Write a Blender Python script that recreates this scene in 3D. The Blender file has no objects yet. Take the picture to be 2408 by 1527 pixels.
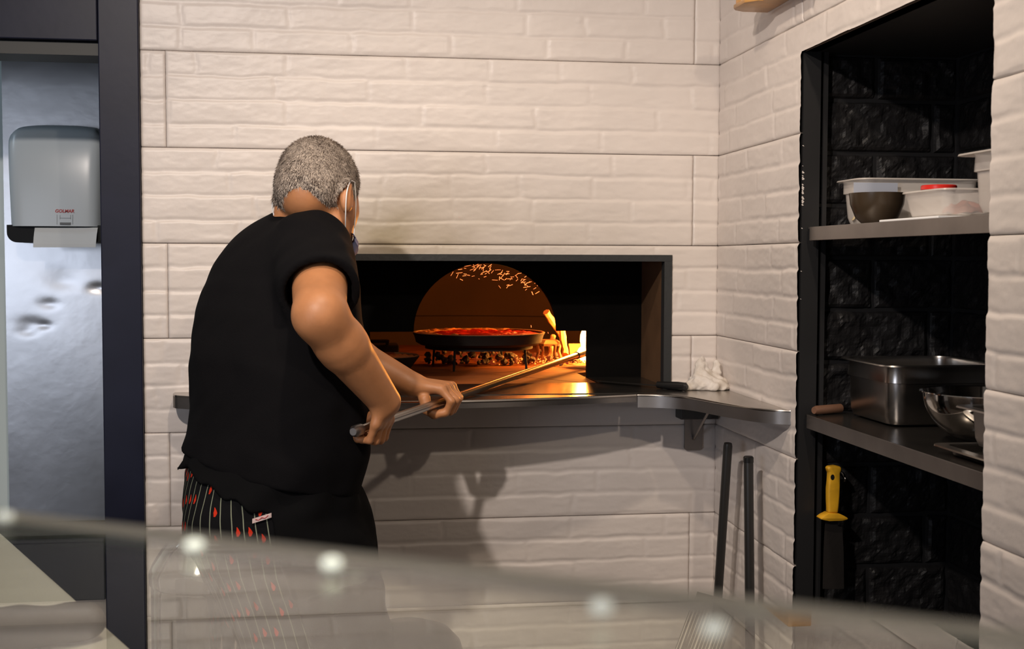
import bpy, bmesh, math, random
import numpy as np
from mathutils import Vector, Matrix
random.seed(7); np.random.seed(7)
S = bpy.context.scene; C = S.collection
PI = math.pi
# ------------------------------------------------------------------ camera
EYE = 1.42
F, YAW, PITCH, ROLL = 2880.23, 0.139417, 0.0517957, 0.00305
BW, RW = 3.3135, 1.0466           # plane of the back wall (y) and of the right wall (x)
_cy, _sy, _cp, _sp = math.cos(YAW), math.sin(YAW), math.cos(PITCH), math.sin(PITCH)
FW = Vector((_sy*_cp, _cy*_cp, -_sp)); _rt = Vector((_cy, -_sy, 0)); _up = _rt.cross(FW)
RT = _rt*math.cos(ROLL) + _up*math.sin(ROLL); UP = -_rt*math.sin(ROLL) + _up*math.cos(ROLL)
EYEP = Vector((0, 0, EYE))
def ray(x, y): return FW + RT*((x-1204)/F) - UP*((y-763.5)/F)
def aty(x, y, Y): d = ray(x, y); return EYEP + d*(Y/d.y)       # measured point at depth Y
def atx(x, y, X): d = ray(x, y); return EYEP + d*(X/d.x)
def atz(x, y, Z): d = ray(x, y); return EYEP + d*((Z-EYE)/d.z)
cd = bpy.data.cameras.new('camera'); cam = bpy.data.objects.new('camera', cd); C.objects.link(cam)
cam.matrix_world = Matrix(((RT.x, UP.x, -FW.x, 0), (RT.y, UP.y, -FW.y, 0), (RT.z, UP.z, -FW.z, EYE), (0, 0, 0, 1)))
cd.sensor_width = 36; cd.lens = F/2408*36; cd.clip_start = .02; cd.clip_end = 60
cd.dof.use_dof = True; cd.dof.focus_distance = 3.0; cd.dof.aperture_fstop = 8.5
S.camera = cam
# ------------------------------------------------------------------ world, lights, exposure
w = bpy.data.worlds.new('world'); S.world = w; w.use_nodes = True
w.node_tree.nodes['Background'].inputs[0].default_value = (1.0, .88, .80, 1)
w.node_tree.nodes['Background'].inputs[1].default_value = .075
S.view_settings.view_transform = 'Standard'; S.view_settings.look = 'None'
S.view_settings.exposure = .14; S.view_settings.gamma = 1
try: S.view_settings.use_curve_mapping = False
except Exception: pass
def area(name, loc, target, size, power, col, sy=None, spread=180):
    l = bpy.data.lights.new(name, 'AREA'); l.energy = power; l.color = col; l.size = size
    l.spread = math.radians(spread)
    if sy: l.shape = 'RECTANGLE'; l.size_y = sy
    o = bpy.data.objects.new(name, l); C.objects.link(o); o.location = loc
    o.rotation_euler = (Vector(target)-Vector(loc)).to_track_quat('-Z', 'Y').to_euler(); return o
def spot(name, loc, target, power, col, ang=100, rad=.04, blend=.6):
    l = bpy.data.lights.new(name, 'SPOT'); l.energy = power; l.color = col
    l.spot_size = math.radians(ang); l.spot_blend = blend; l.shadow_soft_size = rad
    o = bpy.data.objects.new(name, l); C.objects.link(o); o.location = loc
    o.rotation_euler = (Vector(target)-Vector(loc)).to_track_quat('-Z', 'Y').to_euler(); return o
WARM = (1.0, .83, .66); COOL = (.66, .83, 1.0)
spot('downlight', (-.75, .55, 2.72), (.25, 3.3, 1.55), 165, (1.0, .88, .79), 84, blend=.95)
spot('downlight', (.10, 1.85, 2.76), (.45, 2.65, 0), 48, WARM, 108, blend=.5)
spot('downlight', (.75, -.2, 2.72), (1.0, 3.0, 1.7), 50, WARM, 80, blend=.95)
area('window_light', (-2.3, -.6, 1.40), (-.4, 3.3, 1.3), 1.2, 19, (.78, .85, 1.0), .9)
area('side_room_light', (-2.1, 3.50, 2.45), (-1.0, 4.05, 1.6), .35, 3.4, COOL)

# ------------------------------------------------------------------ materials
def mat(name, col, rough=.5, metal=0, bump=0, bscale=60, var=0, vscale=8, col2=None, spec=.5, emit=None, estr=0, trans=0, ior=1.5, sss=0, aniso=None, coat=0, bdist=.002):
    m = bpy.data.materials.new(name); m.use_nodes = True; nt = m.node_tree; N = nt.nodes; L = nt.links
    b = N['Principled BSDF']; b.inputs['Base Color'].default_value = (*col, 1)
    b.inputs['Roughness'].default_value = rough; b.inputs['Metallic'].default_value = metal
    b.inputs['Specular IOR Level'].default_value = spec; b.inputs['IOR'].default_value = ior
    b.inputs['Transmission Weight'].default_value = trans; b.inputs['Coat Weight'].default_value = coat
    if sss:
        b.inputs['Subsurface Weight'].default_value = sss; b.inputs['Subsurface Radius'].default_value = (.012, .005, .003)
        b.inputs['Subsurface Scale'].default_value = 1
    if emit: b.inputs['Emission Color'].default_value = (*emit, 1); b.inputs['Emission Strength'].default_value = estr
    tc = N.new('ShaderNodeTexCoord')
    src = tc.outputs['Object']
    if aniso:
        mp = N.new('ShaderNodeMapping'); mp.inputs['Scale'].default_value = aniso; L.new(src, mp.inputs[0]); src = mp.outputs[0]
    if var or col2:
        n = N.new('ShaderNodeTexNoise'); n.inputs['Scale'].default_value = vscale; n.inputs['Detail'].default_value = 6
        L.new(src, n.inputs['Vector'])
        r = N.new('ShaderNodeValToRGB'); r.color_ramp.elements[0].position = .35; r.color_ramp.elements[1].position = .68
        c2 = col2 or tuple(c*(1-var) for c in col)
        r.color_ramp.elements[0].color = (*c2, 1); r.color_ramp.elements[1].color = (*col, 1)
        L.new(n.outputs[0], r.inputs[0]); L.new(r.outputs[0], b.inputs['Base Color'])
    if bump:
        n2 = N.new('ShaderNodeTexNoise'); n2.inputs['Scale'].default_value = bscale; n2.inputs['Detail'].default_value = 5
        L.new(src, n2.inputs['Vector'])
        bp = N.new('ShaderNodeBump'); bp.inputs['Strength'].default_value = bump; bp.inputs['Distance'].default_value = bdist
        L.new(n2.outputs[0], bp.inputs['Height']); L.new(bp.outputs[0], b.inputs['Normal'])
    return m
M = {}
M['tile'] = mat('white_brick_panel', (.72, .655, .61), .42, bump=.35, bscale=55, var=.07, vscale=5)
def smoke():
    m = M['tile']; nt = m.node_tree; N = nt.nodes; L = nt.links; b = N['Principled BSDF']
    src = b.inputs['Base Color'].links[0].from_socket; tc = [n for n in N if n.type == 'TEX_COORD'][0]
    g = N.new('ShaderNodeSeparateXYZ'); L.new(tc.outputs['Object'], g.inputs[0])
    def mth(op, a, c=None):
        n = N.new('ShaderNodeMath'); n.operation = op
        for i, v in enumerate((a, c)):
            if v is None: continue
            if isinstance(v, (int, float)): n.inputs[i].default_value = v
            else: L.new(v, n.inputs[i])
        return n.outputs[0]
    dx = mth('DIVIDE', mth('SUBTRACT', g.outputs[0], .10), .20); dz = mth('DIVIDE', mth('SUBTRACT', g.outputs[2], 1.49), .12)
    e1 = mth('EXPONENT', mth('MULTIPLY', mth('ADD', mth('MULTIPLY', dx, dx), mth('MULTIPLY', dz, dz)), -1))
    dx = mth('DIVIDE', mth('SUBTRACT', g.outputs[0], .42), .55); dz = mth('DIVIDE', mth('SUBTRACT', g.outputs[2], 1.46), .16)
    e2 = mth('EXPONENT', mth('MULTIPLY', mth('ADD', mth('MULTIPLY', dx, dx), mth('MULTIPLY', dz, dz)), -1))
    n = N.new('ShaderNodeTexNoise'); n.inputs['Scale'].default_value = 9; L.new(tc.outputs['Object'], n.inputs['Vector'])
    f = mth('MULTIPLY', mth('ADD', mth('MULTIPLY', e1, .62), mth('MULTIPLY', e2, .26)), mth('ADD', n.outputs[0], .45))
    mx = N.new('ShaderNodeMix'); mx.data_type = 'RGBA'; L.new(f, mx.inputs[0]); L.new(src, mx.inputs[6]); mx.inputs[7].default_value = (.34, .28, .17, 1)
    L.new(mx.outputs[2], b.inputs['Base Color'])
smoke()          # brown smoke staining around the top left corner of the oven opening
M['joint'] = mat('joint', (.16, .11, .08), .9)
M['black_frame'] = mat('dark_blue_frame', (.012, .014, .030), .42, spec=.2, bump=.1, bscale=40, var=.2)
M['black_frame2'] = mat('dark_soffit', (.045, .045, .042), .6)
M['steel'] = mat('brushed_steel', (.50, .47, .44), .26, 1, bump=.05, bscale=30, aniso=(1, 1, 1), var=.15)
M['steel_dull'] = mat('dull_steel', (.36, .335, .32), .42, 1, bump=.05, bscale=40, var=.2)
M['steel_panel'] = mat('steel_wall_panel', (.50, .51, .53), .31, 1, bump=.25, bscale=7, var=.14, vscale=4, bdist=.006)
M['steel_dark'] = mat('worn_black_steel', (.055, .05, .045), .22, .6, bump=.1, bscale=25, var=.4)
M['chrome'] = mat('polished_steel', (.72, .69, .65), .09, 1)
M['iron'] = mat('blackened_iron', (.014, .012, .011), .7, 0, spec=.2, bump=.3, bscale=90)
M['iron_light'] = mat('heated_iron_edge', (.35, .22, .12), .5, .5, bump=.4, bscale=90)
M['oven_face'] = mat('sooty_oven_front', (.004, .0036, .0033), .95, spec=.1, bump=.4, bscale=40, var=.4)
M['oven_frame'] = mat('oven_opening_frame', (.028, .030, .031), .55, .2, bump=.5, bscale=60)
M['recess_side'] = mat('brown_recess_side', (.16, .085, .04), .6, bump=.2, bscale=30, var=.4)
M['refractory'] = mat('fired_clay', (.27, .085, .025), .8, spec=.2, bump=.3, bscale=45, var=.35, vscale=10)
M['dome'] = mat('smoked_dome', (.045, .022, .011), .9, bump=.3, bscale=20, var=.35, vscale=3)
M['stone'] = mat('black_painted_stone', (.010, .0095, .010), .52, bump=.6, bscale=90, spec=.28, bdist=.003)
M['black_paint'] = mat('black_paint', (.013, .013, .014), .45, bump=.1, bscale=30)
M['skin'] = mat('skin', (.52, .225, .095), .48, sss=.08, bump=.12, bscale=140, var=.14, vscale=25)
M['shirt'] = mat('black_cotton', (.0045, .0042, .0050), .95, bump=.25, bscale=500, spec=.12)
M['apron'] = mat('black_apron_cloth', (.004, .004, .0045), .95, bump=.2, bscale=400, spec=.12)
M['marble'] = mat('pale_worktop', (.70, .67, .60), .35, var=.1, vscale=3, aniso=(1, 6, 1))
M['grey_cloth'] = mat('dark_grey_cloth', (.02, .019, .018), .8, bump=.3, bscale=60)
M['white_cloth'] = mat('white_cloth', (.72, .68, .64), .85, bump=.5, bscale=45, var=.2, vscale=30, col2=(.58, .52, .45))
M['tub'] = mat('frosted_tub', (.84, .78, .72), .30)
M['tub'].node_tree.nodes['Principled BSDF'].inputs['Alpha'].default_value = .46
M['red'] = mat('red_plastic', (.75, .03, .02), .3)
M['bowl'] = mat('brown_bowl', (.05, .034, .02), .28)
M['dough'] = mat('dough', (.72, .58, .34), .8, bump=.5, bscale=60, var=.2)
M['meat'] = mat('meat', (.70, .22, .14), .5, bump=.5, bscale=60, var=.3)
M['paper_blue'] = mat('blue_grey_paper', (.45, .48, .56), .8)
M['yellow'] = mat('yellow_plastic', (.80, .42, .02), .42, var=.25, vscale=30)
M['black_plastic'] = mat('black_plastic', (.012, .012, .012), .25)
M['pole'] = mat('dark_pole', (.02, .019, .018), .38)
M['wood'] = mat('varnished_wood', (.62, .32, .10), .4, var=.35, vscale=14, aniso=(1, 1, 6), coat=.2)
M['wood_dark'] = mat('brown_wood', (.20, .10, .06), .5, var=.3)
M['disp'] = mat('dispenser_plastic', (.50, .56, .60), .3)
M['disp_dark'] = mat('dispenser_base', (.005, .006, .007), .5, spec=.15)
M['paper'] = mat('paper_towel', (.62, .66, .68), .9)
M['mask'] = mat('blue_mask', (.22, .27, .50), .8)
M['strap'] = mat('white_elastic', (.85, .85, .85), .7)
M['plastic_grey'] = mat('ribbed_grey', (.16, .14, .12), .5, .3)
M['rib'] = mat('bright_rib', (.75, .70, .62), .4, .3)
M['glass'] = mat('clear_glass', (.90, .94, .84), 0, trans=1, ior=1.48)
M['glass_edge'] = mat('ground_glass_edge', (.93, .93, .78), .5)
M['ember'] = mat('ember', (.3, .05, .02), .8, emit=(1, .16, .02), estr=5)
M['ember_dim'] = mat('ember_dim', (.12, .07, .05), .8, emit=(1, .1, .02), estr=.15, bump=.6, bscale=120)
M['coal'] = mat('coal', (.03, .026, .026), .8, bump=.8, bscale=120, var=.4, vscale=60, col2=(.15, .12, .11))
M['spark'] = mat('spark', (1, .3, .1), .8, emit=(1, .24, .06), estr=3)
M['sauce'] = mat('tomato_sauce', (.80, .02, .01), .3, bump=.7, bscale=70, bdist=.004, var=.3, vscale=30)
M['crust'] = mat('baked_crust', (.85, .33, .09), .7, bump=.8, bscale=90, var=.5, vscale=40, bdist=.004)
M['log'] = mat('burning_log', (.75, .40, .18), .8, bump=.5, bscale=40, var=.3)
M['ceil'] = mat('ceiling_paint', (.62, .58, .52), .9)
M['floor'] = mat('kitchen_floor', (.11, .095, .085), .5, var=.2)
M['glint'] = mat('bright_glint', (1, 1, .9), .5, emit=(1, 1, .82), estr=.95)  # emissive colour for painted glints on the glass edge, not a lamp
M['glint_dim'] = mat('soft_glint', (.9, .95, .85), .5, emit=(1, .98, .85), estr=.42)
M['disp_text'] = mat('red_print', (.45, .03, .03), .5)
M['grey_print'] = mat('grey_print', (.10, .11, .12), .5)
M['patch'] = mat('pale_patch', (.55, .42, .40), .8)
def flame_mat():
    m = bpy.data.materials.new('flame'); m.use_nodes = True; nt = m.node_tree; N = nt.nodes; L = nt.links
    N.remove(N['Principled BSDF']); e = N.new('ShaderNodeEmission'); L.new(e.outputs[0], N['Material Output'].inputs[0])
    tc = N.new('ShaderNodeTexCoord'); n = N.new('ShaderNodeTexNoise'); n.inputs['Scale'].default_value = 18
    L.new(tc.outputs['Object'], n.inputs['Vector'])
    r = N.new('ShaderNodeValToRGB'); r.color_ramp.elements[0].color = (1, .30, .03, 1); r.color_ramp.elements[1].color = (1, .62, .2, 1)
    r.color_ramp.elements[0].position = .35; r.color_ramp.elements[1].position = .6
    L.new(n.outputs[0], r.inputs[0]); L.new(r.outputs[0], e.inputs[0]); e.inputs[1].default_value = 9
    return m
M['flame'] = flame_mat()
def hair_mat():
    m = mat('grey_hair', (.42, .37, .33), .75, bump=.5, bscale=260, spec=.2); nt = m.node_tree; N = nt.nodes; L = nt.links
    b = N['Principled BSDF']; tc = [n for n in N if n.type == 'TEX_COORD'][0]
    a = N.new('ShaderNodeTexNoise'); a.inputs['Scale'].default_value = 300; a.inputs['Detail'].default_value = 2
    c = N.new('ShaderNodeTexNoise'); c.inputs['Scale'].default_value = 26; c.inputs['Detail'].default_value = 3
    for n in (a, c): L.new(tc.outputs['Object'], n.inputs['Vector'])
    mx = N.new('ShaderNodeMath'); mx.operation = 'ADD'; L.new(a.outputs[0], mx.inputs[0]); L.new(c.outputs[0], mx.inputs[1])
    r = N.new('ShaderNodeValToRGB'); e = r.color_ramp.elements; e[0].position = .80; e[1].position = 1.22
    e[0].color = (.075, .055, .045, 1); e[1].color = (.27, .225, .19, 1)
    h = N.new('ShaderNodeMath'); h.operation = 'MULTIPLY'; h.inputs[1].default_value = 1
    L.new(mx.outputs[0], h.inputs[0]); L.new(h.outputs[0], r.inputs[0]); L.new(r.outputs[0], b.inputs['Base Color'])
    return m
M['hair'] = hair_mat()
M['strand_grey'] = mat('grey_strand', (.60, .51, .43), .6, spec=.3)
M['strand_brown'] = mat('brown_strand', (.09, .062, .048), .6, spec=.3)
def pants_mat():
    # black trousers printed with thin pale pinstripes and scattered red peppers; u,v come from the garment's own UV map
    m = mat('printed_trousers', (.006, .006, .007), .9, spec=.12); nt = m.node_tree; N = nt.nodes; L = nt.links
    b = N['Principled BSDF']; uv = N.new('ShaderNodeUVMap'); uv.uv_map = 'cloth'
    sp = N.new('ShaderNodeSeparateXYZ'); L.new(uv.outputs[0], sp.inputs[0])
    def mth(op, a, bb=None, cc=None):
        n = N.new('ShaderNodeMath'); n.operation = op
        for i, v in enumerate((a, bb, cc)):
            if v is None: continue
            if isinstance(v, (int, float)): n.inputs[i].default_value = v
            else: L.new(v, n.inputs[i])
        return n.outputs[0]
    u, v = sp.outputs[0], sp.outputs[1]
    P = .0215
    fu = mth('FRACT', mth('DIVIDE', u, P)); line = mth('LESS_THAN', mth('ABSOLUTE', mth('SUBTRACT', fu, .5)), .045)
    # peppers: cells of one stripe gap by 55 mm, shifted column by column
    cu = mth('FLOOR', mth('ADD', mth('DIVIDE', u, P), .5)); 
    off = mth('FRACT', mth('MULTIPLY', mth('SINE', mth('MULTIPLY', cu, 12.9898)), 437.58))
    vv = mth('ADD', mth('DIVIDE', v, .056), off); fv = mth('SUBTRACT', mth('FRACT', vv), .5)
    fc = mth('SUBTRACT', mth('FRACT', mth('ADD', mth('DIVIDE', u, P), .5)), .5)
    bend = mth('ADD', fc, mth('MULTIPLY', mth('MULTIPLY', fv, fv), 3.0))
    width = mth('SUBTRACT', .19, mth('MULTIPLY', mth('ABSOLUTE', mth('ADD', fv, .03)), .8))
    inside = mth('LESS_THAN', mth('ABSOLUTE', mth('SUBTRACT', bend, .02)), width)
    lim = mth('LESS_THAN', mth('ABSOLUTE', fv), .17)
    rnd = mth('FRACT', mth('MULTIPLY', mth('SINE', mth('ADD', mth('MULTIPLY', cu, 78.2), mth('MULTIPLY', mth('FLOOR', vv), 31.7))), 915.3))
    pep = mth('MULTIPLY', mth('MULTIPLY', inside, lim), mth('GREATER_THAN', rnd, .42))
    m1 = N.new('ShaderNodeMix'); m1.data_type = 'RGBA'; L.new(line, m1.inputs[0])
    m1.inputs[6].default_value = (.006, .006, .007, 1); m1.inputs[7].default_value = (.26, .28, .20, 1)
    m2 = N.new('ShaderNodeMix'); m2.data_type = 'RGBA'; L.new(pep, m2.inputs[0]); L.new(m1.outputs[2], m2.inputs[6])
    m2.inputs[7].default_value = (.62, .035, .012, 1); L.new(m2.outputs[2], b.inputs['Base Color'])
    return m
M['pants'] = pants_mat()

# ------------------------------------------------------------------ helpers
def link(name, me, m, parent=None, smooth=False):
    o = bpy.data.objects.new(name, me); C.objects.link(o)
    if m is not None: me.materials.append(M[m] if isinstance(m, str) else m)
    if parent is not None: o.parent = parent; o.matrix_parent_inverse = Matrix.Translation(-parent.location) if False else Matrix.Identity(4)
    if parent is not None and parent.type == 'EMPTY':
        o.matrix_parent_inverse = Matrix.Translation(-Vector(parent.location))
    if smooth:
        me.polygons.foreach_set('use_smooth', [True]*len(me.polygons))
    return o
def tag(o, label, cat, group=None):
    o['label'] = label; o['category'] = cat
    if group: o['group'] = group
    return o
def thing(name, loc, label, cat, group=None):
    o = bpy.data.objects.new(name, None); C.objects.link(o); o.location = loc; o.empty_display_size = .05
    return tag(o, label, cat, group)
def structure(o): o['kind'] = 'structure'; return o
class B:
    """collects shapes into one mesh"""
    def __init__(s): s.v = []; s.f = []
    def add(s, vs, fs):
        n = len(s.v); s.v += [tuple(v) for v in vs]; s.f += [tuple(i+n for i in f) for f in fs]; return s
    def box(s, x0, x1, y0, y1, z0, z1):
        return s.add([(x, y, z) for x in (x0, x1) for y in (y0, y1) for z in (z0, z1)],
                     [(0, 1, 3, 2), (4, 6, 7, 5), (0, 4, 5, 1), (2, 3, 7, 6), (0, 2, 6, 4), (1, 5, 7, 3)])
    def prism(s, poly, z0, z1):
        n = len(poly); vs = [(x, y, z0) for x, y in poly] + [(x, y, z1) for x, y in poly]
        return s.add(vs, [tuple(range(n))[::-1], tuple(range(n, 2*n))] + [(i, (i+1) % n, n+(i+1) % n, n+i) for i in range(n)])
    def lathe(s, prof, c=(0, 0), n=48, caps=True):
        vs = []; fs = []
        for r, z in prof:
            for i in range(n):
                a = 2*PI*i/n; vs.append((c[0]+r*math.cos(a), c[1]+r*math.sin(a), z))
        for k in range(len(prof)-1):
            for i in range(n):
                j = (i+1) % n; fs.append((k*n+i, k*n+j, (k+1)*n+j, (k+1)*n+i))
        return s.add(vs, fs)
    def tube(s, pts, r, n=12, cap=True):
        pts = [Vector(p) for p in pts]; rs = r if isinstance(r, (list, tuple)) else [r]*len(pts)
        vs = []; fs = []; prev = None
        for k, p in enumerate(pts):
            t = (pts[min(k+1, len(pts)-1)]-pts[max(k-1, 0)]).normalized()
            if prev is None:
                prev = t.orthogonal().normalized()
            u = (prev - t*prev.dot(t)).normalized(); prev = u; ww = t.cross(u)
            for i in range(n):
                a = 2*PI*i/n; vs.append(p+(u*math.cos(a)+ww*math.sin(a))*rs[k])
        for k in range(len(pts)-1):
            for i in range(n):
                j = (i+1) % n; fs.append((k*n+i, k*n+j, (k+1)*n+j, (k+1)*n+i))
        if cap: fs += [tuple(range(n))[::-1], tuple(range((len(pts)-1)*n, len(pts)*n))]
        return s.add(vs, fs)
    def build(s, name, m, parent=None, smooth=False, bevel=0, seg=2):
        me = bpy.data.meshes.new(name); me.from_pydata(s.v, [], s.f); me.update()
        bm = bmesh.new(); bm.from_mesh(me)
        bmesh.ops.recalc_face_normals(bm, faces=bm.faces)
        if bevel:
            bmesh.ops.bevel(bm, geom=[e for e in bm.edges if len(e.link_faces) == 2 and e.calc_face_angle(0) > .6], offset=bevel, segments=seg, affect='EDGES', profile=.5)
        bm.to_mesh(me); bm.free()
        o = link(name, me, m, parent)
        if smooth:
            me.polygons.foreach_set('use_smooth', [True]*len(me.polygons))
            try: me.set_sharp_from_angle(angle=math.radians(40))
            except Exception: pass
        return o
def npmesh(name, V, Q, m, parent=None, smooth=True):
    me = bpy.data.meshes.new(name); V = np.asarray(V, np.float32); Q = np.asarray(Q, np.int32)
    me.vertices.add(len(V)); me.vertices.foreach_set('co', V.ravel())
    k = Q.shape[1]; me.loops.add(Q.size); me.loops.foreach_set('vertex_index', Q.ravel())
    me.polygons.add(len(Q)); me.polygons.foreach_set('loop_start', np.arange(0, Q.size, k, dtype=np.int32))
    me.polygons.foreach_set('loop_total', np.full(len(Q), k, np.int32))
    me.polygons.foreach_set('use_smooth', np.full(len(Q), smooth)); me.update(calc_edges=True); me.validate()
    return link(name, me, m, parent)
def hsh(i, j, seed):
    x = (np.asarray(i, np.int64)*374761393 + np.asarray(j, np.int64)*668265263 + seed*982451653) & 0x7fffffff
    x = ((x ^ (x >> 13))*1274126177) & 0x7fffffff; x ^= x >> 16
    return (x & 0xffff)/65535.0
def vnoise(x, y, seed=0):
    i = np.floor(x); j = np.floor(y); fx = x-i; fy = y-j; fx = fx*fx*(3-2*fx); fy = fy*fy*(3-2*fy)
    i = i.astype(np.int64); j = j.astype(np.int64)
    a = hsh(i, j, seed); b = hsh(i+1, j, seed); c = hsh(i, j+1, seed); d = hsh(i+1, j+1, seed)
    return (a*(1-fx)+b*fx)*(1-fy) + (c*(1-fx)+d*fx)*fy - .5
def ss(a, b, x): t = np.clip((x-a)/(b-a), 0, 1); return t*t*(3-2*t)

# ------------------------------------------------------------------ brick-relief wall panels
TZ0 = EYE+.79386          # a course joint; courses are 0.25 m
def relief(u, v, ulen, seed):
    """height of one 0.25 m panel moulded as four rows of irregular bricks"""
    vv = v + .005*vnoise(u*6, v*5, seed) + .0045*vnoise(u*26, v*10, seed+1)
    rowh = .0625; row = np.clip(np.floor(vv/rowh), 0, 3); fv = vv-row*rowh
    dv = np.minimum(fv, rowh-fv)
    h = np.zeros_like(u); 
    uu = u + .009*vnoise(u*12, v*38, seed+3)
    for r in range(4):
        rs = np.random.RandomState(seed*13+r); xs = [-.3+rs.rand()*.2]
        while xs[-1] < ulen+.3: xs.append(xs[-1] + .15+rs.rand()*.22)
        xs = np.array(xs); k = np.clip(np.searchsorted(xs, uu)-1, 0, len(xs)-2)
        du = np.minimum(uu-xs[k], xs[k+1]-uu)
        faint = hsh(k, np.full_like(k, r), seed)                # some joints are nearly filled in
        g = np.minimum(ss(.0010, .0075, du + .003*(faint > .8)), ss(.0010, .0105, dv + .003*(hsh(k, np.full_like(k, r+9), seed) > .75)))
        hb = .0025*g*(.6+.6*hsh(k, np.full_like(k, r+2), seed)) + (hsh(k, np.full_like(k, r+5), seed)-.5)*.0012*g + .0013*(fv/rowh-.5)*g
        h = np.where(row == r, hb, h)
    h += .0016*vnoise(u*14, v*20, seed+5) + .0009*vnoise(u*30, v*80, seed+6) + .0006*vnoise(u*90, v*150, seed+8)
    return h
def panel(parent, axis, u0, u1, v0, v1, seed, holes=(), fine=True, edge=True, base=0):
    """a panel standing proud of the wall plane; axis 'y' (back wall, faces -y) or 'x' (right wall, faces -x)"""
    g = .0008; a0, a1, b0, b1 = u0+g, u1-g, v0+g, v1-g
    su, sv = (.006, .003) if fine else (.05, .03)
    us = list(np.linspace(a0, a1, max(2, int((a1-a0)/su)+1))); vs = list(np.linspace(b0, b1, max(2, int((b1-b0)/sv)+1)))
    for hx0, hx1, hz0, hz1 in holes:
        for q in (hx0, hx1):
            if a0 < q < a1: us[int(np.argmin(np.abs(np.array(us)-q)))] = q
        for q in (hz0, hz1):
            if b0 < q < b1: vs[int(np.argmin(np.abs(np.array(vs)-q)))] = q
    us = np.array([a0]+us+[a1]); vs = np.array([b0]+vs+[b1])
    U, V_ = np.meshgrid(us, vs, indexing='ij'); H = .0045 + (relief(U-u0, V_-v0, u1-u0, seed) if fine else 0)
    ed = np.minimum(np.minimum(U-a0, a1-U), np.minimum(V_-b0, b1-V_)); H = H - .0012*(1-ss(0, .003, ed))
    H[0, :] = -.004; H[-1, :] = -.004; H[:, 0] = -.004; H[:, -1] = -.004
    n, m = U.shape; idx = np.arange(n*m).reshape(n, m)
    Q = np.stack([idx[:-1, :-1], idx[1:, :-1], idx[1:, 1:], idx[:-1, 1:]], -1).reshape(-1, 4)
    cu = (U[:-1, :-1]+U[1:, 1:]).ravel()/2; cv = (V_[:-1, :-1]+V_[1:, 1:]).ravel()/2; keep = np.ones(len(Q), bool)
    for hx0, hx1, hz0, hz1 in holes: keep &= ~((cu > hx0) & (cu < hx1) & (cv > hz0) & (cv < hz1))
    Q = Q[keep]
    if not len(Q): return
    if axis == 'y': P = np.stack([U, base-H, V_], -1)
    else: P = np.stack([base-H, U, V_], -1); Q = Q[:, ::-1]
    P = P.reshape(-1, 3); used = np.unique(Q); mp = np.zeros(len(P), int); mp[used] = np.arange(len(used))
    return npmesh('wall_panel', P[used], mp[Q], 'tile', parent)

CEIL = 2.85
OX0, OX1, OZ0, OZ1 = -.05, .905, 1.045, 1.437      # oven opening in the back wall
NY0, NY1, NZ1 = 1.862, 2.6957, 1.8985               # niche opening in the right wall
WT = .012
# back wall: a backing slab with the opening, covered in panels
b = B(); by0, by1 = BW+WT*0+.004, BW+.13
b.box(-.512, OX0, by0, by1, 0, CEIL).box(OX1, RW+.0, by0, by1, 0, CEIL).box(OX0, OX1, by0, by1, OZ1, CEIL).box(OX0, OX1, by0, by1, 0, OZ0)
wb = structure(b.build('wall_back', 'joint'))
hole = [(OX0, OX1, OZ0, OZ1)]
for k in range(-2, 9):
    z1 = TZ0-.25*k; z0 = z1-.25
    if z1 > CEIL: z1 = CEIL
    if z0 < 0: z0 = 0.0
    js = [-.512, .9699, RW] if k % 2 == 0 else [-.512, -.4478, RW]
    for i in range(len(js)-1):
        panel(wb, 'y', js[i], js[i+1], z0, z1, 100+k*7+i, hole, fine=(z1 > .3), base=BW)
# panels above the doorway lintel and beyond it
b = B(); b.box(-3.2, -.612, by0, by1, 2.149, CEIL).box(-3.2, -1.95, by0, by1, 0, 2.149)
wb2 = structure(b.build('wall_back_left', 'joint'))
for k in range(-2, 9):
    z1 = min(TZ0-.25*k, CEIL); z0 = max(z1-.25 if k > -2 else TZ0+.25, 0)
    if k == -2: z0 = TZ0+.25
    if z1 > 2.149: panel(wb2, 'y', -2.1, -.613, max(z0, 2.149), z1, 300+k, fine=False, base=BW)
    panel(wb2, 'y', -3.2, -2.1, z0, z1, 340+k, fine=False, base=BW)
# right wall
RY0 = -1.2
b = B(); rx0, rx1 = RW+.004, RW+.035
b.box(rx0, rx1, RY0, NY0, 0, CEIL).box(rx0, rx1, NY1, BW+.13, 0, CEIL).box(rx0, rx1, NY0, NY1, NZ1, CEIL)
wr = structure(b.build('wall_right', 'joint'))
hole = [(NY0, NY1, -1, NZ1)]
for k in range(-2, 9):
    z1 = min(TZ0-.25*k, CEIL); z0 = max(TZ0-.25*k-.25, 0)
    js = [BW-.005, 2.69, 1.19, -.31, RY0] if k % 2 == 0 else [BW-.005, 1.94, .44, RY0]
    for i in range(len(js)-1):
        panel(wr, 'x', js[i+1], js[i], z0, z1, 500+k*7+i, hole, fine=(z1 > .3 and js[i] > 1.6), base=RW)
# floor, ceiling
structure(B().box(-3.2, 1.6, -1.2, 4.3, -.05, 0).build('floor', 'floor'))
structure(B().box(-3.2, 1.6, -1.2, 4.3, CEIL, CEIL+.05).build('ceiling', 'ceil'))

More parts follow.
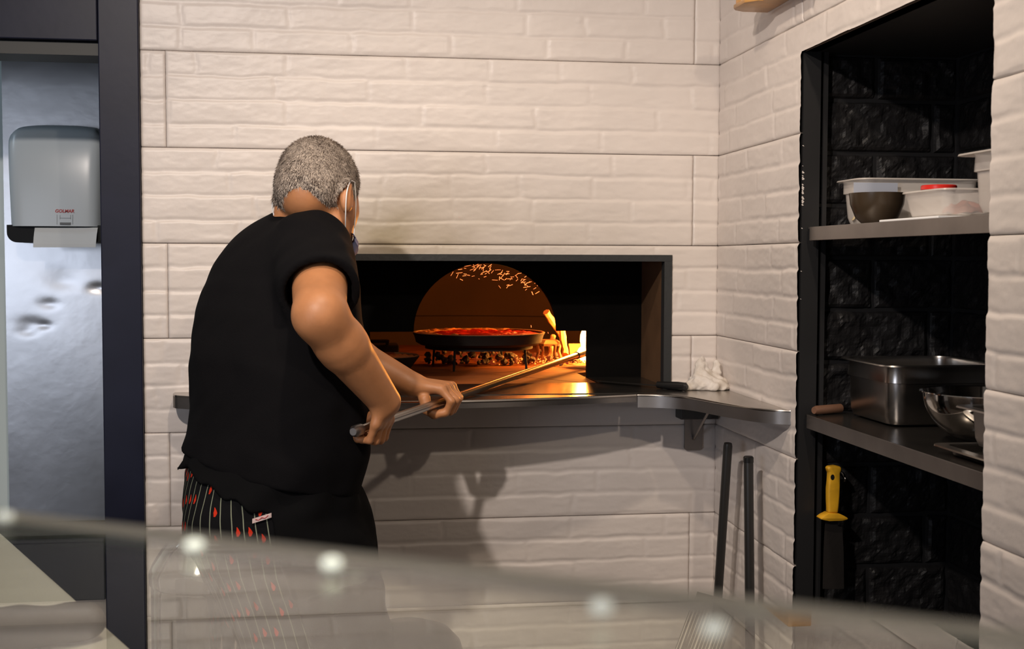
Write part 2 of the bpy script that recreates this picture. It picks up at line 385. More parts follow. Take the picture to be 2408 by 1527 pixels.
# ------------------------------------------------------------------ doorway on the left
df = B(); df.box(-.613, -.512, BW-.022, BW+.13, 0, CEIL); 
d1 = structure(df.build('door_1', 'black_frame', bevel=.003))
B().box(-1.85, -.6145, BW-.020, BW+.02, 1.982, 2.149).build('lintel', 'black_frame', d1, bevel=.003)
B().box(-1.85, -.613, BW+.0, BW+.13, 1.947, 1.979).build('inner_head', 'black_frame2', d1)
B().box(-1.95, -1.85, BW-.022, BW+.13, 0, CEIL).build('jamb', 'black_frame', d1, bevel=.003)
SY = 4.05
b = B(); b.box(-1.045, -.40, SY, SY+.02, .585, 2.6)
ws = structure(B().box(-2.6, -.40, SY+.02, SY+.08, 0, 2.6).build('wall_side_room', mat('pale_side_room', (.62, .72, .72), .6)))
def steelwall():
    us = np.linspace(-1.045, -.40, 130); vs = np.linspace(.585, 2.6, 400); U, V_ = np.meshgrid(us, vs, indexing='ij')
    H = .0012*vnoise(U*5, V_*4, 3)
    for (x, y, s, d) in [(115, 715, .03, .0022), (75, 762, .04, .0025), (105, 765, .022, .002), (150, 665, .05, .0018), (232, 678, .03, .004), (65, 780, .03, .002), (140, 645, .06, .0012)]:
        p = aty(x, y, SY); H = H - d*np.exp(-(((U-p.x)/s)**2 + ((V_-p.z)/(s*.5))**2))
    P = np.stack([U, SY-.004-H, V_], -1).reshape(-1, 3); n, m = U.shape; idx = np.arange(n*m).reshape(n, m)
    Q = np.stack([idx[:-1, :-1], idx[1:, :-1], idx[1:, 1:], idx[:-1, 1:]], -1).reshape(-1, 4)
    o = npmesh('steel_sheet', P, Q, 'steel_panel', ws); o['label'] = 'dented stainless steel sheet on the side room wall'
steelwall()
zz = aty(120, 1283, SY).z; zz2 = aty(120, 1230, SY).z
B().box(-1.6, -.40, SY-.012, SY+.02, zz+.002, zz2).build('dark_rail', 'black_frame2', ws)
B().box(-1.6, -.40, SY-.016, SY+.02, 0, zz-.002).build('dark_plinth_panel', 'black_frame2', ws)
structure(B().box(-.45, -.40, BW+.13, SY, 0, 2.6).build('wall_side_room_right', M['black_frame2']))
structure(B().box(-2.6, -2.55, BW+.13, SY+.08, 0, 2.6).build('wall_side_room_left', 'ceil'))
structure(B().box(-2.6, -.40, BW+.13, SY+.08, 2.6, 2.65).build('ceiling_side_room', 'ceil'))
# paper towel dispenser
def dispenser():
    Y = SY-.006; a = aty(33, 305, Y); bt = aty(40, 535, Y-.0).z; x0 = a.x; x1 = x0+.305; zt = aty(130, 300, Y).z; zb = aty(60, 572, Y).z
    t = thing('paper_towel_dispenser', ((x0+x1)/2, Y, zb), 'pale grey wall-mounted paper towel dispenser on the steel wall beyond the doorway', 'dispenser')
    # cover: rounded bulging shell
    n, m = 40, 40; V = []; Fq = []
    for j in range(m+1):
        v = j/m; z = bt+(zt-bt)*v
        for i in range(n+1):
            u = i/n*2-1
            wv = 1-.07*(1-v)*.9 if v < .85 else 1
            e = max(0, (v-.80)/.20); w_ = (1-.07*(1-v))*(1-.10*e**3)
            x = (x0+x1)/2+.1525*u*w_
            zz_ = z - .012*(abs(u)**3)*v - .02*max(0, abs(u)-.8)/.2*max(0, v-.85)/.15
            d = .17*(1-.04*u*u)*(1-abs(u)**14*.55)*(1-.25*v**4-.35*max(0, (v-.9)/.1)**3)
            V.append((x, Y-d, zz_))
    for j in range(m):
        for i in range(n): q = j*(n+1)+i; Fq.append((q, q+1, q+n+2, q+n+1))
    # side/top skirts back to the wall
    k0 = len(V); ring = [j*(n+1) for j in range(m+1)] + [m*(n+1)+i for i in range(1, n+1)] + [j*(n+1)+n for j in range(m-1, -1, -1)]
    for r in ring: V.append((V[r][0], Y, V[r][2]))
    for i in range(len(ring)-1): Fq.append((ring[i], ring[i+1], k0+i+1, k0+i))
    B().add(V, Fq).build('cover', 'disp', t, smooth=True)
    # dark base with rounded lower corners
    prof = []; r = .03; xl, xr = x0+.011, x1-.011
    for i in range(9): aa = PI+PI/2*i/8; prof.append((xl+r+r*math.cos(aa), zb+r+r*math.sin(aa)))
    for i in range(9): aa = 1.5*PI+PI/2*i/8; prof.append((xr-r+r*math.cos(aa), zb+r+r*math.sin(aa)))
    prof += [(xr, bt+.004), (xl, bt+.004)]; nn = len(prof)
    B().add([(x, Y-.15, z) for x, z in prof]+[(x, Y, z) for x, z in prof], [tuple(range(nn)), tuple(range(nn, 2*nn))]+[(i, (i+1) % nn, nn+(i+1) % nn, nn+i) for i in range(nn)]).build('base', 'disp_dark', t)
    p0 = aty(82, 540, Y-.155); p1 = aty(230, 540, Y-.155); q0 = aty(78, 582, Y-.175); q1 = aty(225, 582, Y-.175)
    pp = B(); vs = []; fs = []
    for j in range(7):
        f = j/6; 
        for k in (0, 1):
            s = (p0, p1)[k]; e = (q0, q1)[k]; vs.append((s.x+(e.x-s.x)*f, s.y+(e.y-s.y)*math.sin(f*PI/2), s.z+.006+(e.z-s.z-.006)*f))
    n0 = len(vs); vs += [(x, y+.0012, z) for x, y, z in vs]
    for j in range(6): q = 2*j; fs += [(q, q+1, q+3, q+2), (n0+q, n0+q+1, n0+q+3, n0+q+2)]
    pp.add(vs, fs).build('paper_sheet', 'paper', t)
    # red lettering and the small grey marks under it
    tc = bpy.data.curves.new('lettering', 'FONT'); tc.body = 'GOLMAR'; tc.size = .0135; tc.extrude = .0004; tc.align_x = 'CENTER'; tc.shear = .15; tc.offset = .0003
    c = aty(152, 500, Y-.17)
    o = bpy.data.objects.new('lettering_tmp', tc); C.objects.link(o); dg = bpy.context.evaluated_depsgraph_get(); me = bpy.data.meshes.new_from_object(o.evaluated_get(dg))
    bpy.data.objects.remove(o); me.transform(Matrix.Translation((c.x, Y-.1715, c.z)) @ Matrix.Rotation(PI/2, 4, 'X')); link('lettering', me, 'disp_text', t)['label'] = 'red GOLMAR lettering'
    g = B()
    for (xa, xb, ya, yb) in [(141, 166, 523.5, 529)]:
        A = aty(xa, yb, Y-.1715); D_ = aty(xb, ya, Y-.1715); g.box(A.x, D_.x, Y-.173, Y-.165, A.z, D_.z)
    for (xa, ya, xb, yb) in [(134, 505, 134, 528), (171, 505, 171, 528), (141, 506, 141, 516), (166, 506, 166, 516), (141, 513, 166, 513)]:
        g.tube([aty(xa, ya, Y-.1712), aty(xb, yb, Y-.1712)], .0005, 4)
    g.build('printed_marks', 'grey_print', t)
dispenser()

# ------------------------------------------------------------------ oven
ZC = 1.072
t = thing('oven_surround', (.43, BW, OZ1), 'black metal framed rectangular opening of the wood-fired oven in the white wall', 'oven')
fr = B(); fr.box(OX0-.004, OX1+.006, BW-.012, BW+.02, OZ1-.017, OZ1+.001)
fr.build('top_frame', 'oven_frame', t)
B().box(OX1-.016, OX1+.006, BW-.012, BW+.02, ZC+.001, OZ1-.0172).build('side_frame', 'oven_frame', t)
B().box(OX0-.006, OX0+.016, BW-.012, BW+.02, ZC+.001, OZ1-.0172).build('side_frame', 'oven_frame', t)
FY = 3.575
B().box(OX0-.05, OX1+.05, BW+.02, FY, OZ1-.012, OZ1+.02).build('recess_roof', 'oven_face', t)
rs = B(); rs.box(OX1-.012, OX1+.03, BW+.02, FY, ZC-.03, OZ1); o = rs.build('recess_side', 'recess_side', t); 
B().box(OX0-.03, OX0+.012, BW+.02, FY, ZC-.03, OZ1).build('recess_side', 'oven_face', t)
# inner face with the arched mouth
hx0, hx1, hz, cx, rr = .085, .728, 1.213, .424, .212
hol = [(hx0, ZC-.002), (hx1, ZC-.002), (hx1, hz)]
for i in range(33):
    a = PI*i/32; hol.append((cx+rr*math.cos(a), hz+.2*math.sin(a)))
hol.append((hx0, hz))
def ringface(hol, bx0, bx1, bz0, bz1, y0, y1):
    cc = Vector(((hx0+hx1)/2, 1.16)); outer = []
    for x, z in hol:
        d = Vector((x, z))-cc; ts = []
        if d.x > 1e-6: ts.append((bx1-cc.x)/d.x)
        if d.x < -1e-6: ts.append((bx0-cc.x)/d.x)
        if d.y > 1e-6: ts.append((bz1-cc.y)/d.y)
        if d.y < -1e-6: ts.append((bz0-cc.y)/d.y)
        k = min(ts); outer.append((cc.x+d.x*k, cc.y+d.y*k))
    return outer
hp = []                                   # densify so that the ring reaches the corners
for i in range(len(hol)):
    a = Vector(hol[i]); c_ = Vector(hol[(i+1) % len(hol)]); n = max(1, int((c_-a).length/.02))
    for k in range(n): hp.append(tuple(a+(c_-a)*k/n))
out = ringface(hp, -.06, .93, 1.0, 1.47, 0, 0); n = len(hp); V = []
for Y in (FY, FY+.02):
    V += [(x, Y, z) for x, z in hp]+[(x, Y, z) for x, z in out]
Fq = []
for i in range(n):
    j = (i+1) % n; Fq += [(i, j, n+j, n+i), (2*n+i, 2*n+j, 3*n+j, 3*n+i), (i, j, 2*n+j, 2*n+i)]
ff = B().add(V, Fq).build('oven_front', 'oven_face', t)
for (xa, xb) in ((-.08, -.055), (.92, .95)): pass
# chamber
dc = (.42, 4.27); DR = .80
prof = [(DR, 1.03), (DR, 1.19)] + [(DR*math.cos(a)*.985, 1.195+.52*math.sin(a)) for a in [PI/2*i/16 for i in range(16)]] + [(.002, 1.715)]
dm = B().lathe(prof, dc, 64)
# cut the mouth: drop faces in front of the oven face
vv = dm.v; keep = []
for f in dm.f:
    c_ = sum((Vector(vv[i]) for i in f), Vector())/len(f)
    if c_.y < FY+.03: continue
    keep.append(f)
dm.f = keep
dm.build('dome', 'dome', t, smooth=True)
# closing shroud between front and dome (keeps the chamber dark behind the face)
B().box(-.36, hx0-.01, FY+.021, FY+.033, 1.0, 1.6).box(hx1+.01, 1.28, FY+.021, FY+.033, 1.0, 1.6).box(-.36, 1.28, FY+.021, FY+.033, 1.43, 1.75).build('shroud', 'oven_face', t)
# hearth of square fire-clay tiles laid on the skew
ht = bpy.data.objects.new('hearth', None)
hz_ = 1.0725; sk = math.radians(38); hts = []
base = (.347, 3.875)
for i in range(-3, 4):
    for j in range(-3, 4):
        s = .34; lx, ly = i*s, j*s
        cxx = base[0]+.0+ (lx+s/2)*math.cos(sk)-(ly+s/2)*math.sin(sk); cyy = base[1]+(lx+s/2)*math.sin(sk)+(ly+s/2)*math.cos(sk)
        if cyy < FY-.35 or (Vector((cxx, cyy))-Vector(dc)).length > DR+.2: continue
        pts = []
        h = s/2-.0025
        for a, c_ in ((-h, -h), (h, -h), (h, h), (-h, h)):
            pts.append((cxx+a*math.cos(sk)-c_*math.sin(sk), cyy+a*math.sin(sk)+c_*math.cos(sk)))
        # clip at the oven front
        cl = []
        for q in range(4):
            A, D_ = pts[q], pts[(q+1) % 4]; yl = 3.42
            if A[1] >= yl: cl.append(A)
            if (A[1]-yl)*(D_[1]-yl) < 0: f_ = (yl-A[1])/(D_[1]-A[1]); cl.append((A[0]+(D_[0]-A[0])*f_, yl))
        if len(cl) < 3: continue
        if min(y for x, y in cl) < FY: cl = [(min(max(x, hx0+.0), hx1-.0) if y < FY+.35 else x, y) for x, y in cl]
        cl = [(min(max(x, -.45), 1.35), y) for x, y in cl]
        B().prism(cl, hz_-.03, hz_+random.uniform(-.001, .001)).build('hearth_tile', 'refractory', t, bevel=.002)
B().box(-.5, 1.4, 3.42, 5.2, 1.0, hz_-.012).build('hearth_bed', 'oven_face', t)
# fire light
def pl(loc, e, col, r): 
    l = bpy.data.lights.new('fire_glow', 'POINT'); l.energy = e; l.color = col; l.shadow_soft_size = r
    o = bpy.data.objects.new('fire_glow', l); C.objects.link(o); o.location = loc
pl((.84, 4.06, 1.22), 22.0, (1, .34, .05), .05)
pl((.70, 4.22, 1.46), 5.0, (1, .25, .04), .04)
# big pan on a ring trivet
pc = ((aty(972, 776, 3.95)+aty(1278, 776, 3.95))/2); px_, py_ = pc.x, 3.95; pr = .211; pzr = 1.189
t = thing('round_iron_pan', (px_, py_, 1.125), 'large round black iron pan of red sauce inside the oven', 'pan')
B().lathe([(.002, 1.158), (.185, 1.158), (.198, 1.166), (pr-.006, pzr-.004), (pr, pzr), (pr+.003, pzr-.003), (pr-.001, pzr-.010), (.204, 1.158), (.19, 1.150), (.002, 1.150)], (px_, py_), 72).build('pan_body', 'iron', t, smooth=True)
B().lathe([(pr-.005, pzr-.003), (pr-.004, pzr+.0008), (pr+.001, pzr+.0018), (pr+.004, pzr)], (px_, py_), 72).build('scorched_rim', 'iron_light', t, smooth=True)
def blobdisc(name, m, par, c, r0, r1, z, hgt, seed, a0=0, a1=2*PI, nr=20, na=96):
    rs_ = np.linspace(r0, r1, nr); as_ = np.linspace(a0, a1, na); R_, A_ = np.meshgrid(rs_, as_, indexing='ij')
    X = c[0]+R_*np.cos(A_); Y = c[1]+R_*np.sin(A_); t_ = (R_-r0)/(r1-r0)
    Z = z+hgt*(.5+vnoise(X*45, Y*45, seed))*np.sin(np.clip(t_, .03, .97)*PI)**.5 + .3*hgt*vnoise(X*120, Y*120, seed+2)
    P = np.stack([X, Y, Z], -1).reshape(-1, 3); idx = np.arange(nr*na).reshape(nr, na)
    Q = np.stack([idx[:-1, :-1], idx[1:, :-1], idx[1:, 1:], idx[:-1, 1:]], -1).reshape(-1, 4)
    return npmesh(name, P, Q, m, par)
blobdisc('sauce', 'sauce', t, (px_, py_), .002, .203, 1.1815, .012, 5)
blobdisc('crust', 'crust', t, (px_, py_), .150, .204, 1.183, .013, 9, PI*.28, PI*1.35)
tr = thing('trivet', (px_, py_, hz_), 'black iron ring trivet under the large pan in the oven', 'trivet')
B().lathe([(.16, 1.138), (.175, 1.138), (.175, 1.149), (.16, 1.149), (.16, 1.138)], (px_, py_), 48).build('ring', 'iron', tr, smooth=True)
for k in range(4):
    a = PI/4+k*PI/2+.2; x, y = px_+.165*math.cos(a), py_+.165*math.sin(a)
    B().tube([(x, y, 1.14), (x+.006*math.cos(a), y+.006*math.sin(a), hz_+.001)], .004, 8).build('leg', 'iron', tr)
# small stand at the right of the pan
sx, sy_ = .705, 4.12
st = thing('fire_stand', (sx, sy_, hz_), 'small glowing orange iron stand beside the big pan in the oven', 'stand')
B().lathe([(.0, 1.150), (.028, 1.152), (.048, 1.140), (.048, 1.132), (.028, 1.142), (.0, 1.141)], (sx, sy_), 6).build('top_plate', 'iron_light', st)
for k in range(4):
    a = k*PI/2+.35; ca, sa = math.cos(a), math.sin(a)
    B().tube([(sx+.044*ca, sy_+.044*sa, 1.138), (sx+.040*ca, sy_+.040*sa, 1.11), (sx+.050*ca, sy_+.050*sa, 1.08), (sx+.062*ca, sy_+.062*sa, hz_+.001)], .0055, 8).build('leg', 'iron_light', st)
# small pan with food at the left
dx, dy = .128, 3.82
sm = thing('small_round_pan', (dx, dy, 1.07), 'small round pan of baked food at the left of the oven mouth', 'pan')
B().lathe([(.002, 1.079), (.075, 1.079), (.110, 1.124), (.114, 1.126), (.116, 1.122), (.08, 1.0745), (.002, 1.0745)], (dx, dy), 48).build('pan_body', 'iron', sm, smooth=True)
B().lathe([(.108, 1.123), (.111, 1.128), (.117, 1.125)], (dx, dy), 48).build('scorched_rim', 'iron_light', sm, smooth=True)
blobdisc('food', 'crust', sm, (dx, dy), .002, .105, 1.119, .014, 22, nr=14, na=60)
blk = thing('dark_oven_block', (.15, 4.25, hz_), 'dark iron box standing behind the small pan in the oven', 'box')
B().box(.02, .20, 4.22, 4.34, hz_+.001, 1.13).build('body', 'iron', blk, bevel=.004)
B().tube([(.06, 4.2, 1.145), (.16, 4.2, 1.145)], .006, 8).tube([(.06, 4.2, 1.145), (.06, 4.235, 1.13)], .006, 8).tube([(.16, 4.2, 1.145), (.16, 4.235, 1.13)], .006, 8).build('handle', 'iron', blk)
# coals
def lump(seed, r):
    rs_ = random.Random(seed); bm = bmesh.new(); bmesh.ops.create_icosphere(bm, subdivisions=1, radius=r)
    for v in bm.verts: v.co *= rs_.uniform(.65, 1.2); 
    me = bpy.data.meshes.new('coal'); bm.to_mesh(me); bm.free(); return me
cm = [lump(i, .011) for i in range(8)]; em = [m_.copy() for m_ in cm]
for m_ in cm: m_.materials.append(M['coal'])
for m_ in em: m_.materials.append(M['ember_dim'])
xl = atz(1020, 845, 1.065); xr_ = atz(1330, 850, 1.065)
for i in range(130):
    f = random.random(); x = .29+.50*f; y = 4.02+random.uniform(0, .20)-.03*f; lev = random.random()**1.5
    if (Vector((x, y))-Vector((sx, sy_))).length < .07: y += .12
    hot = random.random() < .12+.55*max(0, f-.55)
    o = bpy.data.objects.new('coal', (em if hot else cm)[i % 8]); C.objects.link(o)
    s = random.uniform(.6, 1.3); o.scale = (s, s, s); o.location = (x, y, hz_+.009+.028*lev*(1-.4*f)); o.rotation_euler = (random.random()*6, random.random()*6, 0)
    if hot: tag(o, 'dull red glowing charcoal lump in the oven ember bed', 'coal', 'glowing charcoal lumps in the oven')
    else: tag(o, 'ash grey charcoal lump in the oven ember bed', 'coal', 'grey charcoal lumps in the oven')
eb = B()
for i in range(330):
    f = random.random()**.45; x = .45+.40*f; y = 4.08+random.uniform(-.06, .2)-.06*f*f; s = random.uniform(.0012, .0032); z = hz_+.002+random.random()*.012
    eb.add([(x-s, y, z), (x+s, y-s, z), (x, y+s, z), (x, y, z+s*1.6)], [(0, 1, 2), (0, 1, 3), (1, 2, 3), (0, 2, 3)])
o = eb.build('embers', 'ember'); tag(o, 'scattered bright orange embers on the hearth at the fire', 'embers'); o['kind'] = 'stuff'
# burning wood
def stick(p0, p1, r, label):
    p0, p1 = Vector(p0), Vector(p1); n = 6; pts = [p0+(p1-p0)*k/n+Vector((random.uniform(-.003, .003), 0, random.uniform(-.002, .002))) for k in range(n+1)]
    o = B().tube(pts, [r*random.uniform(.85, 1.1) for _ in pts], 7).build('firewood', 'log'); tag(o, label, 'firewood', 'burning firewood'); return o
stick(aty(1322, 772, 4.12), aty(1330, 836, 4.05), .0115, 'upright glowing stick of firewood right of the iron stand')
stick(aty(1285, 735, 4.10), aty(1322, 790, 4.16), .012, 'slanting glowing stick of firewood leaning at the arch edge')
stick(aty(1300, 790, 4.2), aty(1293, 838, 4.15), .010, 'thin upright stick of firewood behind the iron stand')
stick((.80, 4.24, 1.10), (1.02, 4.22, 1.11), .03, 'thick log of firewood burning at the foot of the flames')
# flames
fl = []
def flame(cx_, cy_, h, r, seed, lean=0):
    rs_ = random.Random(seed); pts = []; rr_ = []
    for k in range(9):
        f = k/8; pts.append((cx_+lean*f*f+.012*math.sin(f*5+seed), cy_+.008*math.sin(f*7), 1.075+h*f)); rr_.append(max(.001, r*math.sin(PI*(f*.82+.14))**1.2*(1-f*.35)))
    return B().tube(pts, rr_, 10).build('flame', 'flame', smooth=True)
fp = aty(1381, 840, 4.12)
f1 = flame(fp.x+.002, 4.12, .15, .034, 1, .012); tag(f1, 'tallest bright flame at the right edge of the oven mouth', 'flame', 'flames')
f2 = flame(fp.x-.018, 4.10, .07, .016, 2, .01); tag(f2, 'lower bright flame in front of the tall flame', 'flame', 'flames')
f3 = flame(fp.x+.12, 4.16, .17, .04, 3, -.01); tag(f3, 'flame burning behind the oven jamb', 'flame', 'flames')
# rising sparks
sp = B()
for i in range(92):
    u = random.random()
    x = 1075+180*u+random.gauss(0, 14); y = 622+ (max(0, u-.3)**1.6)*75 + abs(random.gauss(0, 16))
    if i > 82: x, y = random.choice([(1252, 690), (1226, 655), (1249, 768), (1289, 783), (1085, 658), (1175, 675), (1215, 675), (1278, 700), (1203, 668), (1232, 660)])
    p = aty(x, y, 3.80+random.uniform(-.05, .3)); L_ = random.uniform(.003, .011); an = random.gauss(.45, .5)
    if i > 74: an = random.gauss(1.9, .4); L_ *= .6
    d = Vector((math.cos(an), .1, math.sin(an)))*L_; 
    sp.tube([p-d, p+d], random.uniform(.0004, .0008), 4)
o = sp.build('sparks', 'spark'); tag(o, 'tiny orange sparks drifting at the top of the oven arch', 'sparks'); o['kind'] = 'stuff'

# ------------------------------------------------------------------ steel ledge in front of the oven
def bez(pts, n=10):
    pts = [Vector(p) for p in pts]; out_ = []
    for k in range(len(pts)-1):
        p0 = pts[max(k-1, 0)]; p1 = pts[k]; p2 = pts[k+1]; p3 = pts[min(k+2, len(pts)-1)]
        for i in range(n):
            t_ = i/n; out_.append(.5*((2*p1)+(-p0+p2)*t_+(2*p0-5*p1+4*p2-p3)*t_*t_+(-p0+3*p1-3*p2+p3)*t_**3))
    out_.append(pts[-1]); return out_
t = thing('oven_ledge', (.2, 3.2, ZC-.03), 'long stainless steel ledge with a bowed front below the oven mouth', 'ledge')
full = [tuple(p) for p in bez([(-.432, BW-.001), (-.428, 3.245), (-.385, 3.205), (-.2, 3.09), (.0, 3.020), (.133, 3.003), (.35, 3.012), (.60, 3.055), (.762, 3.098)])]
fp_ = [p for p in full if p[0] > -.045]; fp_ = [(-.045, fp_[0][1]+.002)]+fp_
lp_ = [p for p in full if p[0] < -.049]
B().prism(fp_ + [(.762, BW-.001), (-.045, BW-.001)], ZC-.004, ZC).build('top_plate', 'steel', t)
def apron_strip(path, z0, z1, th, name, m, par, skip=0):
    vs = []; fs = []; n = len(path)
    for i, (x, y) in enumerate(path):
        a = Vector(path[max(i-1, 0)]); c_ = Vector(path[min(i+1, n-1)]); d = (c_-a).normalized(); nn = Vector((-d.y, d.x))*th
        for z in (z0, z1): vs.append((x, y, z)); vs.append((x+nn.x, y+nn.y, z))
    for i in range(n-1):
        q = 4*i; fs += [(q, q+4, q+6, q+2), (q+1, q+3, q+7, q+5), (q+2, q+6, q+7, q+3), (q, q+1, q+5, q+4)]
    fs += [(0, 2, 3, 1), (4*n-4, 4*n-3, 4*n-1, 4*n-2)]
    return B().add(vs, fs).build(name, m, par, smooth=True)
apron_strip(fp_, ZC-.017, ZC-.0045, .003, 'front_lip', 'steel', t)
B().tube([(x, y+.003, ZC-.001) for x, y in fp_], .0042, 8).build('rolled_edge', 'steel', t, smooth=True)
t2_ = thing('corner_shelf', (-.3, 3.2, ZC-.03), 'small steel shelf with a rounded end showing behind the back of the man', 'shelf')
B().prism(lp_+[(lp_[-1][0], BW-.001)], ZC-.004, ZC).build('top_plate', 'steel', t2_)
apron_strip(lp_, ZC-.034, ZC-.0045, .003, 'front_lip', 'steel_dull', t2_)
# dark plate running from the ledge into the recess
B().box(OX0+.013, OX1-.013, 3.14, 3.417, ZC, ZC+.0022).box(OX0+.013, hx0-.003, 3.417, FY, ZC, ZC+.0022).box(hx1+.003, OX1-.013, 3.417, FY, ZC, ZC+.0022).build('oven_plate', 'steel_dark', t)
B().box(OX0, OX1, BW, FY+.02, OZ0-.04, ZC-.034).build('sill', 'oven_face', t)
t = thing('corner_shelf', (.95, 3.15, ZC-.03), 'stainless steel corner shelf with a wavy front edge right of the oven', 'shelf')
cp = [tuple(p) for p in bez([(.766, 3.098), (.83, 3.075), (.885, 3.02), (.925, 2.90), (.965, 2.80), (1.005, 2.745), (RW-.006, 2.724)])]
B().prism(cp+[(RW-.006, BW-.002), (.766, BW-.002)], ZC-.004, ZC+.001).build('top_plate', 'steel', t)
apron_strip(cp, ZC-.032, ZC-.0035, .003, 'front_lip', 'steel_dull', t)
B().tube([(x, y+.003, ZC-.0005) for x, y in cp], .003, 8).build('rolled_edge', 'steel', t, smooth=True)
# wall bracket under the shelf
t = thing('wall_bracket', (.976, BW, .9), 'grey metal bracket bolted to the wall under the corner shelf', 'bracket')
def rrect(x0, x1, z0, z1, r, y0, y1):
    pr_ = []
    for cx_, cz_, a0 in ((x0+r, z0+r, PI), (x1-r, z0+r, 1.5*PI), (x1-r, z1-r, 0), (x0+r, z1-r, .5*PI)):
        for i in range(7): a = a0+PI/2*i/6; pr_.append((cx_+r*math.cos(a), cz_+r*math.sin(a)))
    n = len(pr_)
    return B().add([(x, y0, z) for x, z in pr_]+[(x, y1, z) for x, z in pr_], [tuple(range(n)), tuple(range(n, 2*n))]+[(i, (i+1) % n, n+(i+1) % n, n+i) for i in range(n)])
rrect(.951, 1.002, .892, 1.005, .01, BW-.014, BW-.006).build('wall_plate', 'steel_dull', t)
B().box(.955, .998, BW-.20, BW-.014, ZC-.040, ZC-.033).build('arm', 'steel_dull', t)
B().tube([(.976, BW-.016, .925), (.985, BW-.15, ZC-.04)], .004, 8).build('strut', 'steel_dull', t)
B().box(.925, 1.035, BW-.06, BW-.006, .985, ZC-.041).build('mounting_block', 'black_frame2', t, bevel=.004)

# ------------------------------------------------------------------ niche
NX = 1.435
b = B(); nzb = 0
b.box(RW+.05, RW+.06, NY1, NY1+.006, 0, NZ1)
b.box(RW+.001, RW+.042, NY1-.001, NY1+.035, nzb, NZ1+.02)                       # smooth jamb
nw = structure(b.build('wall_niche', 'black_paint'))
B().box(RW+.03, NX+.03, NY1+.030, NY1+.06, 0, 2.0).build('far_backing', 'black_paint', nw)
B().box(NX, NX+.04, NY0-.3, NY1+.06, 0, 2.0).build('rear_backing', 'black_paint', nw)
B().box(RW+.006, NX+.03, NY0-.3, NY1+.05, NZ1, NZ1+.04).build('niche_roof', 'black_paint', nw)
B().box(RW+.006, NX+.03, NY0-.03, NY0, 0, NZ1).build('near_side', 'black_paint', nw)
def rough(axis, u0, u1, v0, v1, seed, base):
    g = .0018; n = max(6, int((u1-u0)/.006)); m = max(6, int((v1-v0)/.006))
    us = np.linspace(u0+g, u1-g, n); vs = np.linspace(v0+g, v1-g, m); U, V_ = np.meshgrid(us, vs, indexing='ij')
    H = .008+.010*vnoise(U*18, V_*22, seed)+.008*vnoise(U*55, V_*60, seed+1)+.003*vnoise(U*140, V_*150, seed+2)
    ed = np.minimum(np.minimum(U-us[0], us[-1]-U), np.minimum(V_-vs[0], vs[-1]-V_)); H = H*ss(-.004, .014, ed); H = np.maximum(H, 0)
    H[0, :] = -.003; H[-1, :] = -.003; H[:, 0] = -.003; H[:, -1] = -.003
    P = np.stack([U, base-H, V_] if axis == 'y' else [base-H, U, V_], -1).reshape(-1, 3); idx = np.arange(n*m).reshape(n, m)
    Q = np.stack([idx[:-1, :-1], idx[1:, :-1], idx[1:, 1:], idx[:-1, 1:]], -1).reshape(-1, 4)
    if axis == 'x': Q = Q[:, ::-1]
    npmesh('stone', P, Q, 'stone', nw, smooth=False)
for r in range(-1, 15):
    z1 = min(1.794-.1215*r, NZ1); z0 = 1.794-.1215*(r+1)
    if z0 < .1: break
    js = [RW+.042, 1.375, NX] if r % 2 == 0 else [RW+.042, 1.235, NX]
    for i in range(2): rough('y', js[i], js[i+1], z0, z1, 40+r*3+i, NY1+.030)
    js = [NY1+.02, 2.45, 2.17, 1.862] if r % 2 else [NY1+.02, 2.31, 2.03, 1.862]
    for i in range(3): rough('x', js[i+1], js[i], z0, z1, 90+r*5+i, NX)
# worn plaster chips on the niche arris
ch = B(); rs_ = random.Random(4)
for i in range(26):
    z = rs_.gauss(1.575, .03) if i < 20 else rs_.uniform(1.3, 1.85); s = rs_.uniform(.0008, .004) if i < 20 else rs_.uniform(.0006, .0018); y = NY1-.0012
    ch.add([(RW+.0005+rs_.uniform(0, .003), y, z), (RW+.002+s*1.2, y-.0003, z+s*.4), (RW+.001, y-.0002, z+s*2), (RW-.001, y-.001, z+s)], [(0, 1, 2, 3)])
ch.build('chipped_paint', 'tile', nw)
# two steel shelves
for (zt, th, lab) in ((1.4995, .031, 'upper stainless steel shelf of the black niche, holding plastic tubs'), (1.070, .031, 'lower stainless steel shelf of the black niche, holding steel pans')):
    t = thing('steel_shelf', (1.25, 2.28, zt-th), lab, 'shelf', 'steel shelves in the niche')
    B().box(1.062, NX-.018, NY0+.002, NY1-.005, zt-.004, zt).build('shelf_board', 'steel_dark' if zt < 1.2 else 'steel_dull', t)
    B().box(1.058, 1.0615, NY0+.002, NY1-.022, zt-th, zt).build('front_lip', 'steel_dull', t, bevel=.0008)
